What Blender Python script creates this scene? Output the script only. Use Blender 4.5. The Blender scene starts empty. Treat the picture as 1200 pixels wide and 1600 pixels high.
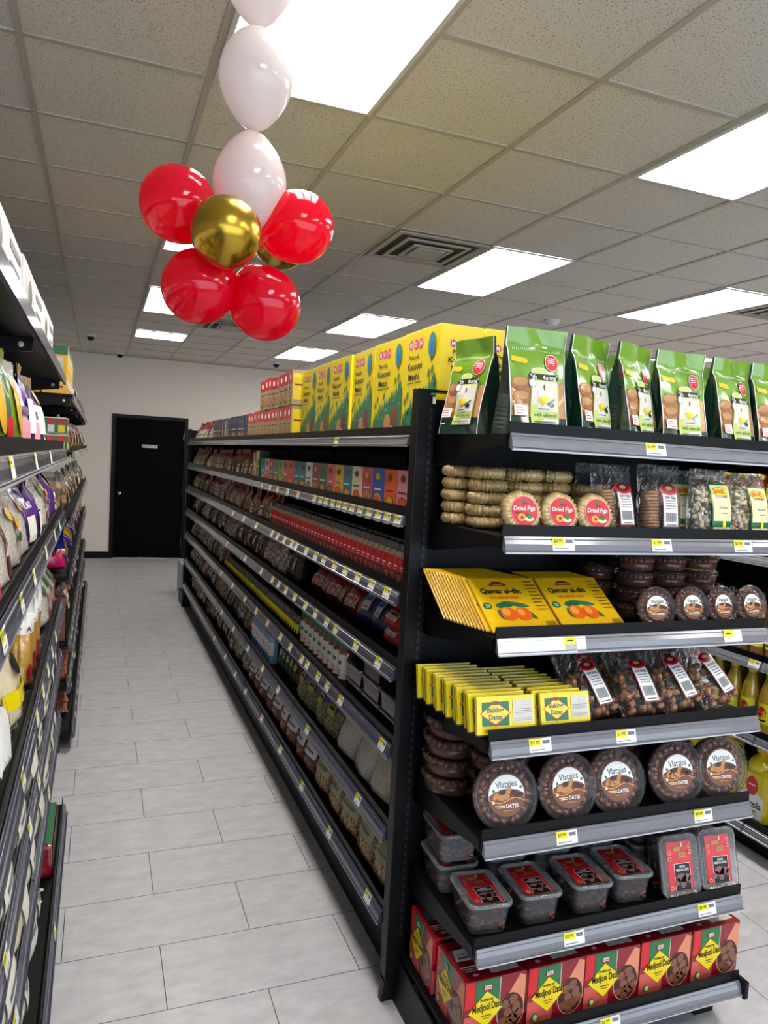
import bpy, bmesh, math, random
from mathutils import Matrix, Vector
random.seed(7)
R = math.radians
SC = bpy.context.scene
COL = SC.collection

# ------------------------------------------------------------------ camera
CAM_ROT = Matrix(((0.93197544, 0.02550926, 0.36162282),
                  (-0.35837272, -0.08565161, 0.92964122),
                  (0.05468804, -0.99599853, -0.07068338)))
cd = bpy.data.cameras.new('camera'); cam = bpy.data.objects.new('camera', cd); COL.objects.link(cam)
bm3 = Matrix((( CAM_ROT[0][0], -CAM_ROT[0][1], -CAM_ROT[0][2]),
              ( CAM_ROT[1][0], -CAM_ROT[1][1], -CAM_ROT[1][2]),
              ( CAM_ROT[2][0], -CAM_ROT[2][1], -CAM_ROT[2][2])))
cam.matrix_world = Matrix.Translation((0, 0, 1.6746)) @ bm3.to_4x4()
cd.sensor_fit = 'VERTICAL'; cd.sensor_height = 32; cd.sensor_width = 24
cd.lens = 1153.33 / 1600 * 32
cd.clip_start = 0.01
SC.camera = cam
# ------------------------------------------------------------------ world, view
SKY = 4.0
w = bpy.data.worlds.new('world'); SC.world = w; w.use_nodes = True
w.node_tree.nodes['Background'].inputs[0].default_value = (0.72, 0.84, 1.0, 1)
w.node_tree.nodes['Background'].inputs[1].default_value = SKY
vs = SC.view_settings
vs.view_transform = 'Standard'; vs.look = 'None'; vs.gamma = 1; vs.use_curve_mapping = False
vs.exposure = 0.08
LAMP = 17          # strength of the ceiling light diffusers
SC.cycles.max_bounces = 10; SC.cycles.transparent_max_bounces = 24
SC.cycles.sample_clamp_indirect = 4; SC.cycles.caustics_reflective = False; SC.cycles.caustics_refractive = False
SC.cycles.use_denoising = True

# ------------------------------------------------------------------ materials
MATS = {}
def srgb(c):
    f = lambda x: x / 12.92 if x <= 0.04045 else ((x + 0.055) / 1.055) ** 2.4
    return tuple(f(v / 255) for v in c) + (1,)
def newmat(name):
    m = bpy.data.materials.new(name); m.use_nodes = True
    nt = m.node_tree; b = nt.nodes['Principled BSDF']
    return m, nt, b
def setin(b, **k):
    for a, v in k.items():
        a = a.replace('_', ' ')
        if a in b.inputs: b.inputs[a].default_value = v
def M(name, c, rough=0.5, var=0.08, scale=30, coat=0, metal=0, bump=0, spec=0.5):
    """plain surface with a soft procedural variation of its own colour"""
    if name in MATS: return MATS[name]
    m, nt, b = newmat(name); c = srgb(c)
    tc = nt.nodes.new('ShaderNodeTexCoord'); n = nt.nodes.new('ShaderNodeTexNoise')
    n.inputs['Scale'].default_value = scale; n.inputs['Detail'].default_value = 2
    nt.links.new(tc.outputs['Object'], n.inputs['Vector'])
    mx = nt.nodes.new('ShaderNodeMix'); mx.data_type = 'RGBA'
    mx.inputs[6].default_value = tuple(max(0, x * (1 - var)) for x in c[:3]) + (1,)
    mx.inputs[7].default_value = tuple(min(1, x * (1 + var)) for x in c[:3]) + (1,)
    nt.links.new(n.outputs['Fac'], mx.inputs[0]); nt.links.new(mx.outputs[2], b.inputs['Base Color'])
    setin(b, Roughness=rough, Metallic=metal, Coat_Weight=coat, Coat_Roughness=0.12, Specular_IOR_Level=spec)
    if bump:
        bp = nt.nodes.new('ShaderNodeBump'); bp.inputs['Strength'].default_value = bump; bp.inputs['Distance'].default_value = 0.004
        nt.links.new(n.outputs['Fac'], bp.inputs['Height']); nt.links.new(bp.outputs[0], b.inputs['Normal'])
        if coat and 'Coat Normal' in b.inputs: nt.links.new(bp.outputs[0], b.inputs['Coat Normal'])
    MATS[name] = m; return m
def beans(name, c1, c2, dark, size=0.012, coat=0.9, stretch=(1, 1, 1), crinkle=0.5):
    """a bag full of pulses or seeds seen through shiny film"""
    if name in MATS: return MATS[name]
    m, nt, b = newmat(name)
    tc = nt.nodes.new('ShaderNodeTexCoord'); mp = nt.nodes.new('ShaderNodeMapping'); mp.inputs['Scale'].default_value = stretch
    v = nt.nodes.new('ShaderNodeTexVoronoi'); v.inputs['Scale'].default_value = 1 / size
    nt.links.new(tc.outputs['Object'], mp.inputs[0]); nt.links.new(mp.outputs[0], v.inputs['Vector'])
    r = nt.nodes.new('ShaderNodeValToRGB'); r.color_ramp.elements[0].color = srgb(c1); r.color_ramp.elements[1].color = srgb(c2)
    sx = nt.nodes.new('ShaderNodeSeparateColor'); nt.links.new(v.outputs['Color'], sx.inputs[0]); nt.links.new(sx.outputs[0], r.inputs[0])
    r2 = nt.nodes.new('ShaderNodeValToRGB'); r2.color_ramp.elements[0].position = 0.35; r2.color_ramp.elements[1].position = 0.75
    r2.color_ramp.elements[0].color = (0, 0, 0, 1); r2.color_ramp.elements[1].color = (1, 1, 1, 1)
    nt.links.new(v.outputs['Distance'], r2.inputs[0])
    mx = nt.nodes.new('ShaderNodeMix'); mx.data_type = 'RGBA'; mx.inputs[7].default_value = srgb(dark)
    nt.links.new(r2.outputs[0], mx.inputs[0]); nt.links.new(r.outputs[0], mx.inputs[6]); nt.links.new(mx.outputs[2], b.inputs['Base Color'])
    n = nt.nodes.new('ShaderNodeTexNoise'); n.inputs['Scale'].default_value = 28; n.inputs['Distortion'].default_value = 1.2
    nt.links.new(tc.outputs['Object'], n.inputs['Vector'])
    bp = nt.nodes.new('ShaderNodeBump'); bp.inputs['Strength'].default_value = crinkle; bp.inputs['Distance'].default_value = 0.02
    nt.links.new(n.outputs['Fac'], bp.inputs['Height']); nt.links.new(bp.outputs[0], b.inputs['Coat Normal'])
    bp2 = nt.nodes.new('ShaderNodeBump'); bp2.inputs['Strength'].default_value = 0.6; bp2.inputs['Distance'].default_value = -0.004
    nt.links.new(v.outputs['Distance'], bp2.inputs['Height']); nt.links.new(bp2.outputs[0], b.inputs['Normal'])
    setin(b, Roughness=0.6, Coat_Weight=coat, Coat_Roughness=0.16)
    MATS[name] = m; return m
def clear(name, tint=(235, 235, 235), alpha=0.16, rough=0.08, crinkle=0.0, gloss=1.0, amt=1.0):
    """thin clear plastic: mostly see-through, with a glossy skin"""
    if name in MATS: return MATS[name]
    m = bpy.data.materials.new(name); m.use_nodes = True; nt = m.node_tree; nt.nodes.clear()
    o = nt.nodes.new('ShaderNodeOutputMaterial'); t = nt.nodes.new('ShaderNodeBsdfTransparent'); t.inputs[0].default_value = srgb(tint)
    p = nt.nodes.new('ShaderNodeBsdfPrincipled'); p.inputs['Base Color'].default_value = srgb(tint); p.inputs['Roughness'].default_value = rough
    g = nt.nodes.new('ShaderNodeBsdfGlossy'); g.inputs['Roughness'].default_value = rough; g.inputs[0].default_value = (gloss, gloss, gloss, 1)
    lw = nt.nodes.new('ShaderNodeLayerWeight'); lw.inputs[0].default_value = 0.22
    tc = nt.nodes.new('ShaderNodeTexCoord'); n = nt.nodes.new('ShaderNodeTexNoise'); n.inputs['Scale'].default_value = 22; n.inputs['Distortion'].default_value = 1.5
    nt.links.new(tc.outputs['Object'], n.inputs['Vector'])
    if crinkle:
        bp = nt.nodes.new('ShaderNodeBump'); bp.inputs['Strength'].default_value = crinkle; bp.inputs['Distance'].default_value = 0.02
        nt.links.new(n.outputs['Fac'], bp.inputs['Height'])
        for q in (p, g, lw): nt.links.new(bp.outputs[0], q.inputs['Normal'])
    m1 = nt.nodes.new('ShaderNodeMixShader'); m1.inputs[0].default_value = alpha
    nt.links.new(t.outputs[0], m1.inputs[1]); nt.links.new(p.outputs[0], m1.inputs[2])
    m2 = nt.nodes.new('ShaderNodeMixShader'); mu = nt.nodes.new('ShaderNodeMath'); mu.operation = 'MULTIPLY'; mu.inputs[1].default_value = amt; nt.links.new(lw.outputs['Fresnel'], mu.inputs[0]); nt.links.new(mu.outputs[0], m2.inputs[0])
    nt.links.new(m1.outputs[0], m2.inputs[1]); nt.links.new(g.outputs[0], m2.inputs[2])
    nt.links.new(m2.outputs[0], o.inputs[0]); MATS[name] = m; return m
def balloon_mat(name, c, trans=0.5, metal=0, rough=0.12):
    m, nt, b = newmat(name); setin(b, Base_Color=srgb(c), Roughness=rough, Metallic=metal, Coat_Weight=0.0 if metal else 0.8, Coat_Roughness=0.04)
    tc = nt.nodes.new('ShaderNodeTexCoord'); n = nt.nodes.new('ShaderNodeTexNoise'); n.inputs['Scale'].default_value = 9
    bp = nt.nodes.new('ShaderNodeBump'); bp.inputs['Strength'].default_value = 0.03
    nt.links.new(tc.outputs['Object'], n.inputs['Vector']); nt.links.new(n.outputs['Fac'], bp.inputs['Height']); nt.links.new(bp.outputs[0], b.inputs['Normal'])
    if trans:
        t = nt.nodes.new('ShaderNodeBsdfTranslucent'); t.inputs[0].default_value = srgb(c)
        mx = nt.nodes.new('ShaderNodeMixShader'); mx.inputs[0].default_value = trans
        o = nt.nodes['Material Output']
        nt.links.new(b.outputs[0], mx.inputs[1]); nt.links.new(t.outputs[0], mx.inputs[2]); nt.links.new(mx.outputs[0], o.inputs[0])
    MATS[name] = m; return m

BLACK = M('black powder coat', (11, 11, 14), 0.42, 0.15, 60, spec=0.2)
BLACK2 = M('black shelf deck', (9, 9, 10), 0.5, 0.15, 40, spec=0.15)
BLKPL = M('black plastic', (10, 10, 11), 0.4, spec=0.2)
CHAN = M('grey price channel plastic', (112, 112, 120), 0.3, 0.1, 25, coat=1)
CHAN2 = M('blue grey price channel plastic', (70, 72, 90), 0.3, 0.1, 25, coat=1)
EDGE_HILITE = M('painted channel edge highlight', (190, 190, 196), 0.3)  # highlight along the channel's bottom edge, painted as a pale strip
WHITE = M('white paper', (238, 238, 236), 0.5, 0.03)
OFFW = M('off white paper', (222, 218, 205), 0.55, 0.04)
CREAM = M('cream print', (236, 226, 178), 0.5, 0.04)
YEL = M('yellow card', (240, 214, 12), 0.38, 0.03, coat=0.3)
YEL2 = M('golden yellow print', (243, 190, 20), 0.35, 0.04, coat=0.4)
TAGY = M('tag yellow', (236, 224, 40), 0.5, 0.02)
INK = M('black ink', (18, 18, 18), 0.5)
GREYINK = M('grey ink', (110, 110, 112), 0.5)
RED = M('red print', (206, 24, 34), 0.4, 0.05, coat=0.4)
DRED = M('dark red print', (138, 16, 30), 0.35, 0.08, coat=0.5)
MAROON = M('maroon print', (98, 14, 34), 0.35, 0.1, coat=0.5)
PINKC = M('pink logo print', (216, 50, 110), 0.45)
PINK = M('pale pink card', (236, 160, 172), 0.4)
ORANGE = M('orange print', (238, 96, 30), 0.4, 0.06)
LORANGE = M('light orange print', (248, 160, 60), 0.4, 0.06)
GREEN = M('green print', (30, 112, 62), 0.4, 0.08, coat=0.4)
LGREEN = M('leaf green film', (112, 158, 34), 0.25, 0.15, 20, coat=0.9, bump=0.3)
DGREEN = M('dark green film', (18, 50, 38), 0.22, 0.12, 20, coat=0.9, bump=0.3)
LEAFG = M('mid green leaves print', (42, 116, 84), 0.45, 0.15)
LIME = M('lime print', (196, 212, 110), 0.45)
TEAL = M('teal card', (26, 138, 150), 0.4)
BLUE = M('blue card', (36, 92, 178), 0.4)
NAVY = M('navy print', (32, 44, 92), 0.35, 0.1, coat=0.5)
PURPLE = M('purple film', (86, 44, 132), 0.3, 0.12, 20, coat=0.8, bump=0.3)
MAG = M('magenta film', (196, 24, 92), 0.3, 0.15, 20, coat=0.8, bump=0.4)
BROWN = M('brown print', (106, 56, 30), 0.45, 0.2)
DBROWN = M('dark brown print', (62, 30, 20), 0.4, 0.2)
TAN = M('tan print', (190, 136, 80), 0.5, 0.15)
TOAST = M('toasted bread', (194, 142, 88), 0.6, 0.35, 40, coat=0.5, bump=0.4)
DATE = M('glossy dates', (112, 58, 34), 0.25, 0.6, 60, coat=0.8)
DATE2 = M('light brown dates', (168, 112, 66), 0.32, 0.5, 50, coat=0.6)
FIG = M('dried fig flesh', (246, 202, 132), 0.42, 0.25, 70, coat=0.8, bump=0.4)
FIG2 = M('dry brown fig', (168, 122, 78), 0.5, 0.3, 60, coat=0.5)
FAVA = M('pale dried beans', (238, 222, 192), 0.45, 0.15, 60, coat=0.6)
CHROME = M('brushed nickel', (200, 195, 180), 0.25, metal=1)
GOLD = M('golden tin', (200, 160, 60), 0.3, metal=1)
CLR = clear('clear rigid plastic', (240, 240, 242), 0.025, 0.06, amt=0.7)
CLRT = clear('frosted tray plastic', (232, 232, 234), 0.2, 0.1, amt=0.8)
FILM = clear('clear crinkled film', (244, 244, 244), 0.02, 0.1, crinkle=0.45, amt=0.8)
FILMW = clear('hazy crinkled film', (230, 230, 228), 0.2, 0.15, crinkle=0.6, amt=0.9)

# ------------------------------------------------------------------ mesh builder
_tx = {}
def textmesh(s, bold=0.0):
    key = (s, bold)
    if key in _tx: return _tx[key]
    c = bpy.data.curves.new('t', 'FONT'); c.body = s; c.size = 1; c.resolution_u = 2; c.offset = bold
    c.align_x = 'CENTER'; c.align_y = 'CENTER'
    o = bpy.data.objects.new('t', c); me = bpy.data.meshes.new_from_object(o)
    vs_ = [(v.co.x, v.co.y) for v in me.vertices]; fs = [tuple(p.vertices) for p in me.polygons]
    bpy.data.objects.remove(o); bpy.data.curves.remove(c); bpy.data.meshes.remove(me)
    xs = [a for a, _ in vs_] or [0]; ys = [b for _, b in vs_] or [0]
    cx, cy = (min(xs) + max(xs)) / 2, (min(ys) + max(ys)) / 2
    wd, ht = max(xs) - min(xs), max(ys) - min(ys)
    _tx[key] = ([((a - cx), (b - cy)) for a, b in vs_], fs, wd, ht); return _tx[key]
KIDS = {}
class MB:
    def __init__(s): s.v = []; s.f = []; s.m = []; s.sm = []; s.mats = []
    def mi(s, mat):
        if mat not in s.mats: s.mats.append(mat)
        return s.mats.index(mat)
    def add(s, vs_, fs, mat, smooth=False, T=None):
        b = len(s.v)
        s.v += [tuple(T @ Vector(p)) for p in vs_] if T is not None else [tuple(p) for p in vs_]
        k = s.mi(mat)
        for f in fs: s.f.append(tuple(i + b for i in f)); s.m.append(k); s.sm.append(smooth)
        return s
    def box(s, x0, x1, y0, y1, z0, z1, mat, bev=0.0, T=None):
        if bev <= 0:
            vs_ = [(x, y, z) for z in (z0, z1) for y in (y0, y1) for x in (x0, x1)]
            return s.add(vs_, [(0, 2, 3, 1), (4, 5, 7, 6), (0, 1, 5, 4), (2, 6, 7, 3), (0, 4, 6, 2), (1, 3, 7, 5)], mat, T=T)
        bm = bmesh.new(); bmesh.ops.create_cube(bm, size=1)
        for v in bm.verts: v.co = Vector(((x0 + x1) / 2 + v.co.x * (x1 - x0), (y0 + y1) / 2 + v.co.y * (y1 - y0), (z0 + z1) / 2 + v.co.z * (z1 - z0)))
        bmesh.ops.bevel(bm, geom=bm.edges[:], offset=bev, segments=2, profile=0.6, affect='EDGES')
        bm.verts.index_update()
        s.add([v.co[:] for v in bm.verts], [[v.index for v in f.verts] for f in bm.faces], mat, T=T); bm.free(); return s
    def lathe(s, prof, n, mat, cx=0, cy=0, z=0, smooth=True, T=None, lobes=0, la=0.0, capb=True, capt=True):
        vs_ = []
        for r, h in prof:
            for i in range(n):
                a = 2 * math.pi * i / n; rr = r * (1 + la * math.cos(lobes * a)) if lobes else r
                vs_.append((cx + rr * math.cos(a), cy + rr * math.sin(a), z + h))
        fs = [(j * n + i, j * n + (i + 1) % n, (j + 1) * n + (i + 1) % n, (j + 1) * n + i) for j in range(len(prof) - 1) for i in range(n)]
        if capb: fs.append(tuple(range(n))[::-1])
        if capt: fs.append(tuple((len(prof) - 1) * n + i for i in range(n)))
        return s.add(vs_, fs, mat, smooth, T)
    def tube(s, pts, r, mat, n=8, smooth=True):
        pts = [Vector(p) for p in pts]; vs_ = []
        for k, p in enumerate(pts):
            d = (pts[min(k + 1, len(pts) - 1)] - pts[max(k - 1, 0)]).normalized()
            a = d.cross(Vector((0, 0, 1)));  a = a if a.length > 0.01 else d.cross(Vector((1, 0, 0))); a.normalize(); b = d.cross(a)
            vs_ += [p + r * (math.cos(2 * math.pi * i / n) * a + math.sin(2 * math.pi * i / n) * b) for i in range(n)]
        fs = [(j * n + i, j * n + (i + 1) % n, (j + 1) * n + (i + 1) % n, (j + 1) * n + i) for j in range(len(pts) - 1) for i in range(n)]
        fs += [tuple(range(n)), tuple((len(pts) - 1) * n + i for i in range(n))]
        return s.add(vs_, fs, mat, smooth)
    def blob(s, c, r, mat, sub=1, T=None, rot=None, amp=0.0, rnd=random):
        bm = bmesh.new(); bmesh.ops.create_icosphere(bm, subdivisions=sub, radius=1)
        Rm = rot or Matrix.Identity(3)
        vs_ = []
        for v in bm.verts:
            k = 1 + rnd.uniform(-amp, amp)
            vs_.append(Vector(c) + Rm @ Vector((v.co.x * r[0] * k, v.co.y * r[1] * k, v.co.z * r[2] * k)))
        bm.verts.index_update(); s.add(vs_, [[v.index for v in f.verts] for f in bm.faces], mat, True, T); bm.free(); return s
    def prism(s, poly, a0, a1, mat, axis='x', T=None):
        """poly in the other two axes, extruded along axis"""
        n = len(poly)
        mk = {'x': lambda p, a: (a, p[0], p[1]), 'y': lambda p, a: (p[0], a, p[1]), 'z': lambda p, a: (p[0], p[1], a)}[axis]
        vs_ = [mk(p, a0) for p in poly] + [mk(p, a1) for p in poly]
        fs = [(i, (i + 1) % n, n + (i + 1) % n, n + i) for i in range(n)] + [tuple(range(n))[::-1], tuple(range(n, 2 * n))]
        return s.add(vs_, fs, mat, T=T)
    def mesh(s, name):
        me = bpy.data.meshes.new(name); me.from_pydata(s.v, [], s.f); me.update()
        for m in s.mats: me.materials.append(m)
        me.polygons.foreach_set('material_index', s.m); me.polygons.foreach_set('use_smooth', s.sm)
        return me
    def build(s, name, parent=None, loc=None, T=None):
        o = bpy.data.objects.new(name, s.mesh(name)); COL.objects.link(o)
        if parent is not None: o.parent = parent; KIDS.setdefault(parent.name, []).append(o)
        if T is not None: o.matrix_local = T
        elif loc: o.location = loc
        return o
class Art:
    """flat printed artwork laid on a face: fn(a, b, layer offset) -> point"""
    def __init__(s, mb, fn): s.mb = mb; s.fn = fn; s.k = 0
    def _put(s, pts, fs, mat): s.k += 1; o = 0.0003 + 0.00022 * s.k; s.mb.add([s.fn(a, b, o) for a, b in pts], fs, mat)
    def rect(s, a0, a1, b0, b1, mat, n=1, m=1, same=False, slant=0):
        pts = [(a0 + (a1 - a0) * i / n + slant * (j / m), b0 + (b1 - b0) * j / m) for j in range(m + 1) for i in range(n + 1)]
        fs = [(j * (n + 1) + i, j * (n + 1) + i + 1, (j + 1) * (n + 1) + i + 1, (j + 1) * (n + 1) + i) for j in range(m) for i in range(n)]
        if same: s.k -= 1
        s._put(pts, fs, mat); return s
    def poly(s, pts, mat, same=False):
        if same: s.k -= 1
        s._put(pts, [tuple(range(len(pts)))], mat); return s
    def ell(s, a, b, ra, rb, mat, n=20, t0=0, t1=360, same=False, rot=0, rings=1):
        c, d = math.cos(R(rot)), math.sin(R(rot)); pts = [(a, b)]
        for q in range(1, rings + 1):
            for i in range(n + 1):
                t = R(t0 + (t1 - t0) * i / n); x, y = ra * math.cos(t) * q / rings, rb * math.sin(t) * q / rings
                pts.append((a + x * c - y * d, b + x * d + y * c))
        fs = [(0, 1 + i, 2 + i) for i in range(n)]
        for q in range(1, rings):
            o0, o1 = 1 + (q - 1) * (n + 1), 1 + q * (n + 1)
            fs += [(o0 + i, o1 + i, o1 + i + 1, o0 + i + 1) for i in range(n)]
        if same: s.k -= 1
        s._put(pts, fs, mat); return s
    def text(s, t, a, b, h, mat, width=None, bold=0.012, rot=0, shear=0, arc=0, same=True):
        """h: letter height; width: fit the line to this width"""
        vs_, fs, wd, ht = textmesh(t, bold); sy = h / 0.72; sx = sy if width is None else width / max(wd, 1e-6)
        c, d = math.cos(R(rot)), math.sin(R(rot)); pts = []
        for x, y in vs_:
            x, y = x * sx + shear * y * sy, y * sy
            if arc: y -= arc * (x * x)
            pts.append((a + x * c - y * d, b + x * d + y * c))
        s._put(pts, fs, mat); return s
def facemap(side, w_, d_, h_):
    return {'F': lambda a, b, o: (a, -d_ / 2 - o, b), 'B': lambda a, b, o: (-a, d_ / 2 + o, b),
            'R': lambda a, b, o: (w_ / 2 + o, a, b), 'L': lambda a, b, o: (-w_ / 2 - o, -a, b),
            'T': lambda a, b, o: (a, b, h_ + o)}[side]
def empty(name, loc=(0, 0, 0), rz=0):
    o = bpy.data.objects.new(name, None); COL.objects.link(o); o.location = loc; o.rotation_euler = (0, 0, rz)
    o.empty_display_size = 0.05; return o
def tag(o, label, cat, group=None):
    o['label'] = label; o['category'] = cat
    if group: o['group'] = group
    return o
def structure(o): o['kind'] = 'structure'; return o
def copytree(o, parent=None):
    c = o.copy(); COL.objects.link(c)
    if parent is not None: c.parent = parent; KIDS.setdefault(parent.name, []).append(c)
    for ch in KIDS.get(o.name, []): copytree(ch, c)
    return c
USED = set(); PTS = {}
def ptsof(proto):
    if proto.name not in PTS:
        P = []
        def walk(o, T):
            if o.type == 'MESH': P.extend([tuple(T @ v.co) for v in o.data.vertices])
            for ch in KIDS.get(o.name, []): walk(ch, T @ ch.matrix_basis)
        walk(proto, Matrix.Identity(4))
        import itertools
        PTS[proto.name] = P if len(P) < 1500 else P[::max(1, len(P) // 1500)]
    return PTS[proto.name]
def place(proto, loc, rz=0, lean=0, roll=0, label='', cat='', group=None, sc=(1, 1, 1)):
    """put the prototype itself the first time and copies of the whole tree after; lean tips the top backwards"""
    o = proto if proto.name not in USED else copytree(proto)
    USED.add(proto.name)
    r0 = Matrix.Rotation(rz, 4, 'Z') @ Matrix.Rotation(-lean, 4, 'X') @ Matrix.Rotation(roll, 4, 'Y') @ Matrix.Diagonal((*sc, 1))
    if lean or roll:
        P = ptsof(proto); row = r0[2]
        loc = (loc[0], loc[1], loc[2] - min(row[0] * p[0] + row[1] * p[1] + row[2] * p[2] for p in P))
    m = Matrix.Translation(loc) @ Matrix.Rotation(rz, 4, 'Z') @ Matrix.Rotation(-lean, 4, 'X') @ Matrix.Rotation(roll, 4, 'Y') @ Matrix.Diagonal((*sc, 1))
    o.matrix_world = m
    for k in ('label', 'category', 'group'):
        if k in o: del o[k]
    tag(o, label, cat, group); return o
ONES = 'zero first second third fourth fifth sixth seventh eighth ninth tenth eleventh twelfth thirteenth fourteenth fifteenth sixteenth seventeenth eighteenth nineteenth'.split()
TENS = {20: ('twentieth', 'twenty'), 30: ('thirtieth', 'thirty'), 40: ('fortieth', 'forty'), 50: ('fiftieth', 'fifty')}
def nth(n):
    if n < 20: return ONES[n]
    t = n // 10 * 10; return TENS[t][0] if n == t else TENS[t][1] + '-' + ONES[n - t]

# ------------------------------------------------------------------ room
CEIL = 2.992; GX, GY, T2 = -0.277, 2.786, 0.6096
X0, X1, Y0, Y1 = -3.2, 8.6, -3.4, 11.56
def floor_mat():
    m, nt, b = newmat('grey porcelain floor tiles'); L = nt.links.new
    tc = nt.nodes.new('ShaderNodeTexCoord'); mp = nt.nodes.new('ShaderNodeMapping')
    mp.inputs['Location'].default_value = (-0.2324 + 6.096, -2.4621 + 6.096, 0)
    L(tc.outputs['Object'], mp.inputs[0])
    br = nt.nodes.new('ShaderNodeTexBrick'); br.offset = 0.5; br.offset_frequency = 2; br.squash = 1
    br.inputs['Scale'].default_value = 1; br.inputs['Brick Width'].default_value = 0.6096; br.inputs['Row Height'].default_value = 0.3048
    br.inputs['Mortar Size'].default_value = 0.0016; br.inputs['Mortar Smooth'].default_value = 0.2
    br.inputs['Color1'].default_value = (0.46, 0.46, 0.46, 1); br.inputs['Color2'].default_value = (0.54, 0.54, 0.54, 1)
    L(mp.outputs[0], br.inputs['Vector'])
    n1 = nt.nodes.new('ShaderNodeTexNoise'); n1.inputs['Scale'].default_value = 9; n1.inputs['Detail'].default_value = 10; n1.inputs['Roughness'].default_value = 0.65
    mp2 = nt.nodes.new('ShaderNodeMapping'); mp2.inputs['Scale'].default_value = (1, 2.2, 1); L(tc.outputs['Object'], mp2.inputs[0]); L(mp2.outputs[0], n1.inputs['Vector'])
    r = nt.nodes.new('ShaderNodeValToRGB'); r.color_ramp.elements[0].position = 0.3; r.color_ramp.elements[1].position = 0.72
    r.color_ramp.elements[0].color = srgb((176, 174, 176)); r.color_ramp.elements[1].color = srgb((204, 201, 203)); L(n1.outputs['Fac'], r.inputs[0])
    mx = nt.nodes.new('ShaderNodeMix'); mx.data_type = 'RGBA'; mx.blend_type = 'OVERLAY'; mx.inputs[0].default_value = 0.2
    L(r.outputs[0], mx.inputs[6]); L(br.outputs['Color'], mx.inputs[7])
    mg = nt.nodes.new('ShaderNodeMix'); mg.data_type = 'RGBA'; mg.inputs[7].default_value = srgb((62, 58, 56))
    L(br.outputs['Fac'], mg.inputs[0]); L(mx.outputs[2], mg.inputs[6]); L(mg.outputs[2], b.inputs['Base Color'])
    bp = nt.nodes.new('ShaderNodeBump'); bp.invert = True; bp.inputs['Strength'].default_value = 0.5; bp.inputs['Distance'].default_value = 0.002
    L(br.outputs['Fac'], bp.inputs['Height']); L(bp.outputs[0], b.inputs['Normal'])
    setin(b, Roughness=0.4, Specular_IOR_Level=0.45); return m
def ceil_mat():
    m, nt, b = newmat('speckled mineral fibre ceiling tile'); L = nt.links.new
    tc = nt.nodes.new('ShaderNodeTexCoord'); n = nt.nodes.new('ShaderNodeTexNoise'); n.inputs['Scale'].default_value = 150; n.inputs['Detail'].default_value = 3
    L(tc.outputs['Object'], n.inputs['Vector'])
    r = nt.nodes.new('ShaderNodeValToRGB'); r.color_ramp.elements[0].position = 0.34; r.color_ramp.elements[1].position = 0.42
    r.color_ramp.elements[0].color = srgb((158, 150, 138)); r.color_ramp.elements[1].color = srgb((230, 225, 217)); L(n.outputs['Fac'], r.inputs[0])
    L(r.outputs[0], b.inputs['Base Color']); setin(b, Roughness=0.9)
    bp = nt.nodes.new('ShaderNodeBump'); bp.inputs['Strength'].default_value = 0.4; bp.inputs['Distance'].default_value = 0.002
    L(r.outputs[0], bp.inputs['Height']); L(bp.outputs[0], b.inputs['Normal']); return m
WALL = M('pale grey wall paint', (244, 236, 225), 0.6, 0.02, 6, bump=0.05)
TBAR = M('ceiling grid paint', (184, 179, 171), 0.45, 0.02)
structure(MB().box(X0, X1, Y0, Y1, -0.1, 0, floor_mat()).build('floor'))
structure(MB().box(X0, X1, Y0, Y1, CEIL, CEIL + 0.1, ceil_mat()).build('ceiling'))
structure(MB().box(X0, 0.165, Y1, Y1 + 0.15, 0, CEIL, WALL).box(1.24, X1, Y1, Y1 + 0.15, 0, CEIL, WALL).box(0.165, 1.24, Y1, Y1 + 0.15, 2.125, CEIL, WALL).build('wall_back'))
structure(MB().box(X0 - 0.15, X0, Y0, Y1, 0, CEIL, WALL).build('wall_left'))
structure(MB().box(X1, X1 + 0.15, Y0, Y1, 0, CEIL, WALL).build('wall_right'))
structure(MB().box(X0, X1, Y0 - 0.15, Y0, 0, 0.35, WALL).box(X0, X1, Y0 - 0.15, Y0, 2.6, CEIL, WALL).box(X0, -2.6, Y0 - 0.15, Y0, 0.35, 2.6, WALL).box(6.6, X1, Y0 - 0.15, Y0, 0.35, 2.6, WALL).build('wall_front'))
wn = empty('window_1', (2.0, Y0 - 0.08, 0)); structure(wn)
fm = MB()
for k in range(6): fm.box(-4.6 + k * 1.84 - 0.025, -4.6 + k * 1.84 + 0.025, -0.04, 0.04, 0.35, 2.6, BLACK)
fm.box(-4.6, 4.6, -0.04, 0.04, 0.35, 0.4, BLACK).box(-4.6, 4.6, -0.04, 0.04, 2.55, 2.6, BLACK).build('window_frame', wn)
MB().box(-4.6, 4.6, -0.004, 0.004, 0.4, 2.55, clear('storefront glass', (250, 252, 252), 0.0, 0.0)).build('window_glass', wn)
pl_ = bpy.data.lights.new('daylight', 'AREA'); pl_.shape = 'RECTANGLE'; pl_.size = 9.2; pl_.size_y = 2.2; pl_.energy = 1; pl_.cycles.is_portal = True
po = bpy.data.objects.new('daylight', pl_); COL.objects.link(po); po.location = (2.0, Y0 - 0.25, 1.47); po.rotation_euler = (R(90), 0, 0)
structure(MB().box(X0, 0.165, Y1 - 0.015, Y1, 0, 0.1, BLKPL).box(1.24, X1, Y1 - 0.015, Y1, 0, 0.1, BLKPL).build('baseboard_back'))
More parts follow.
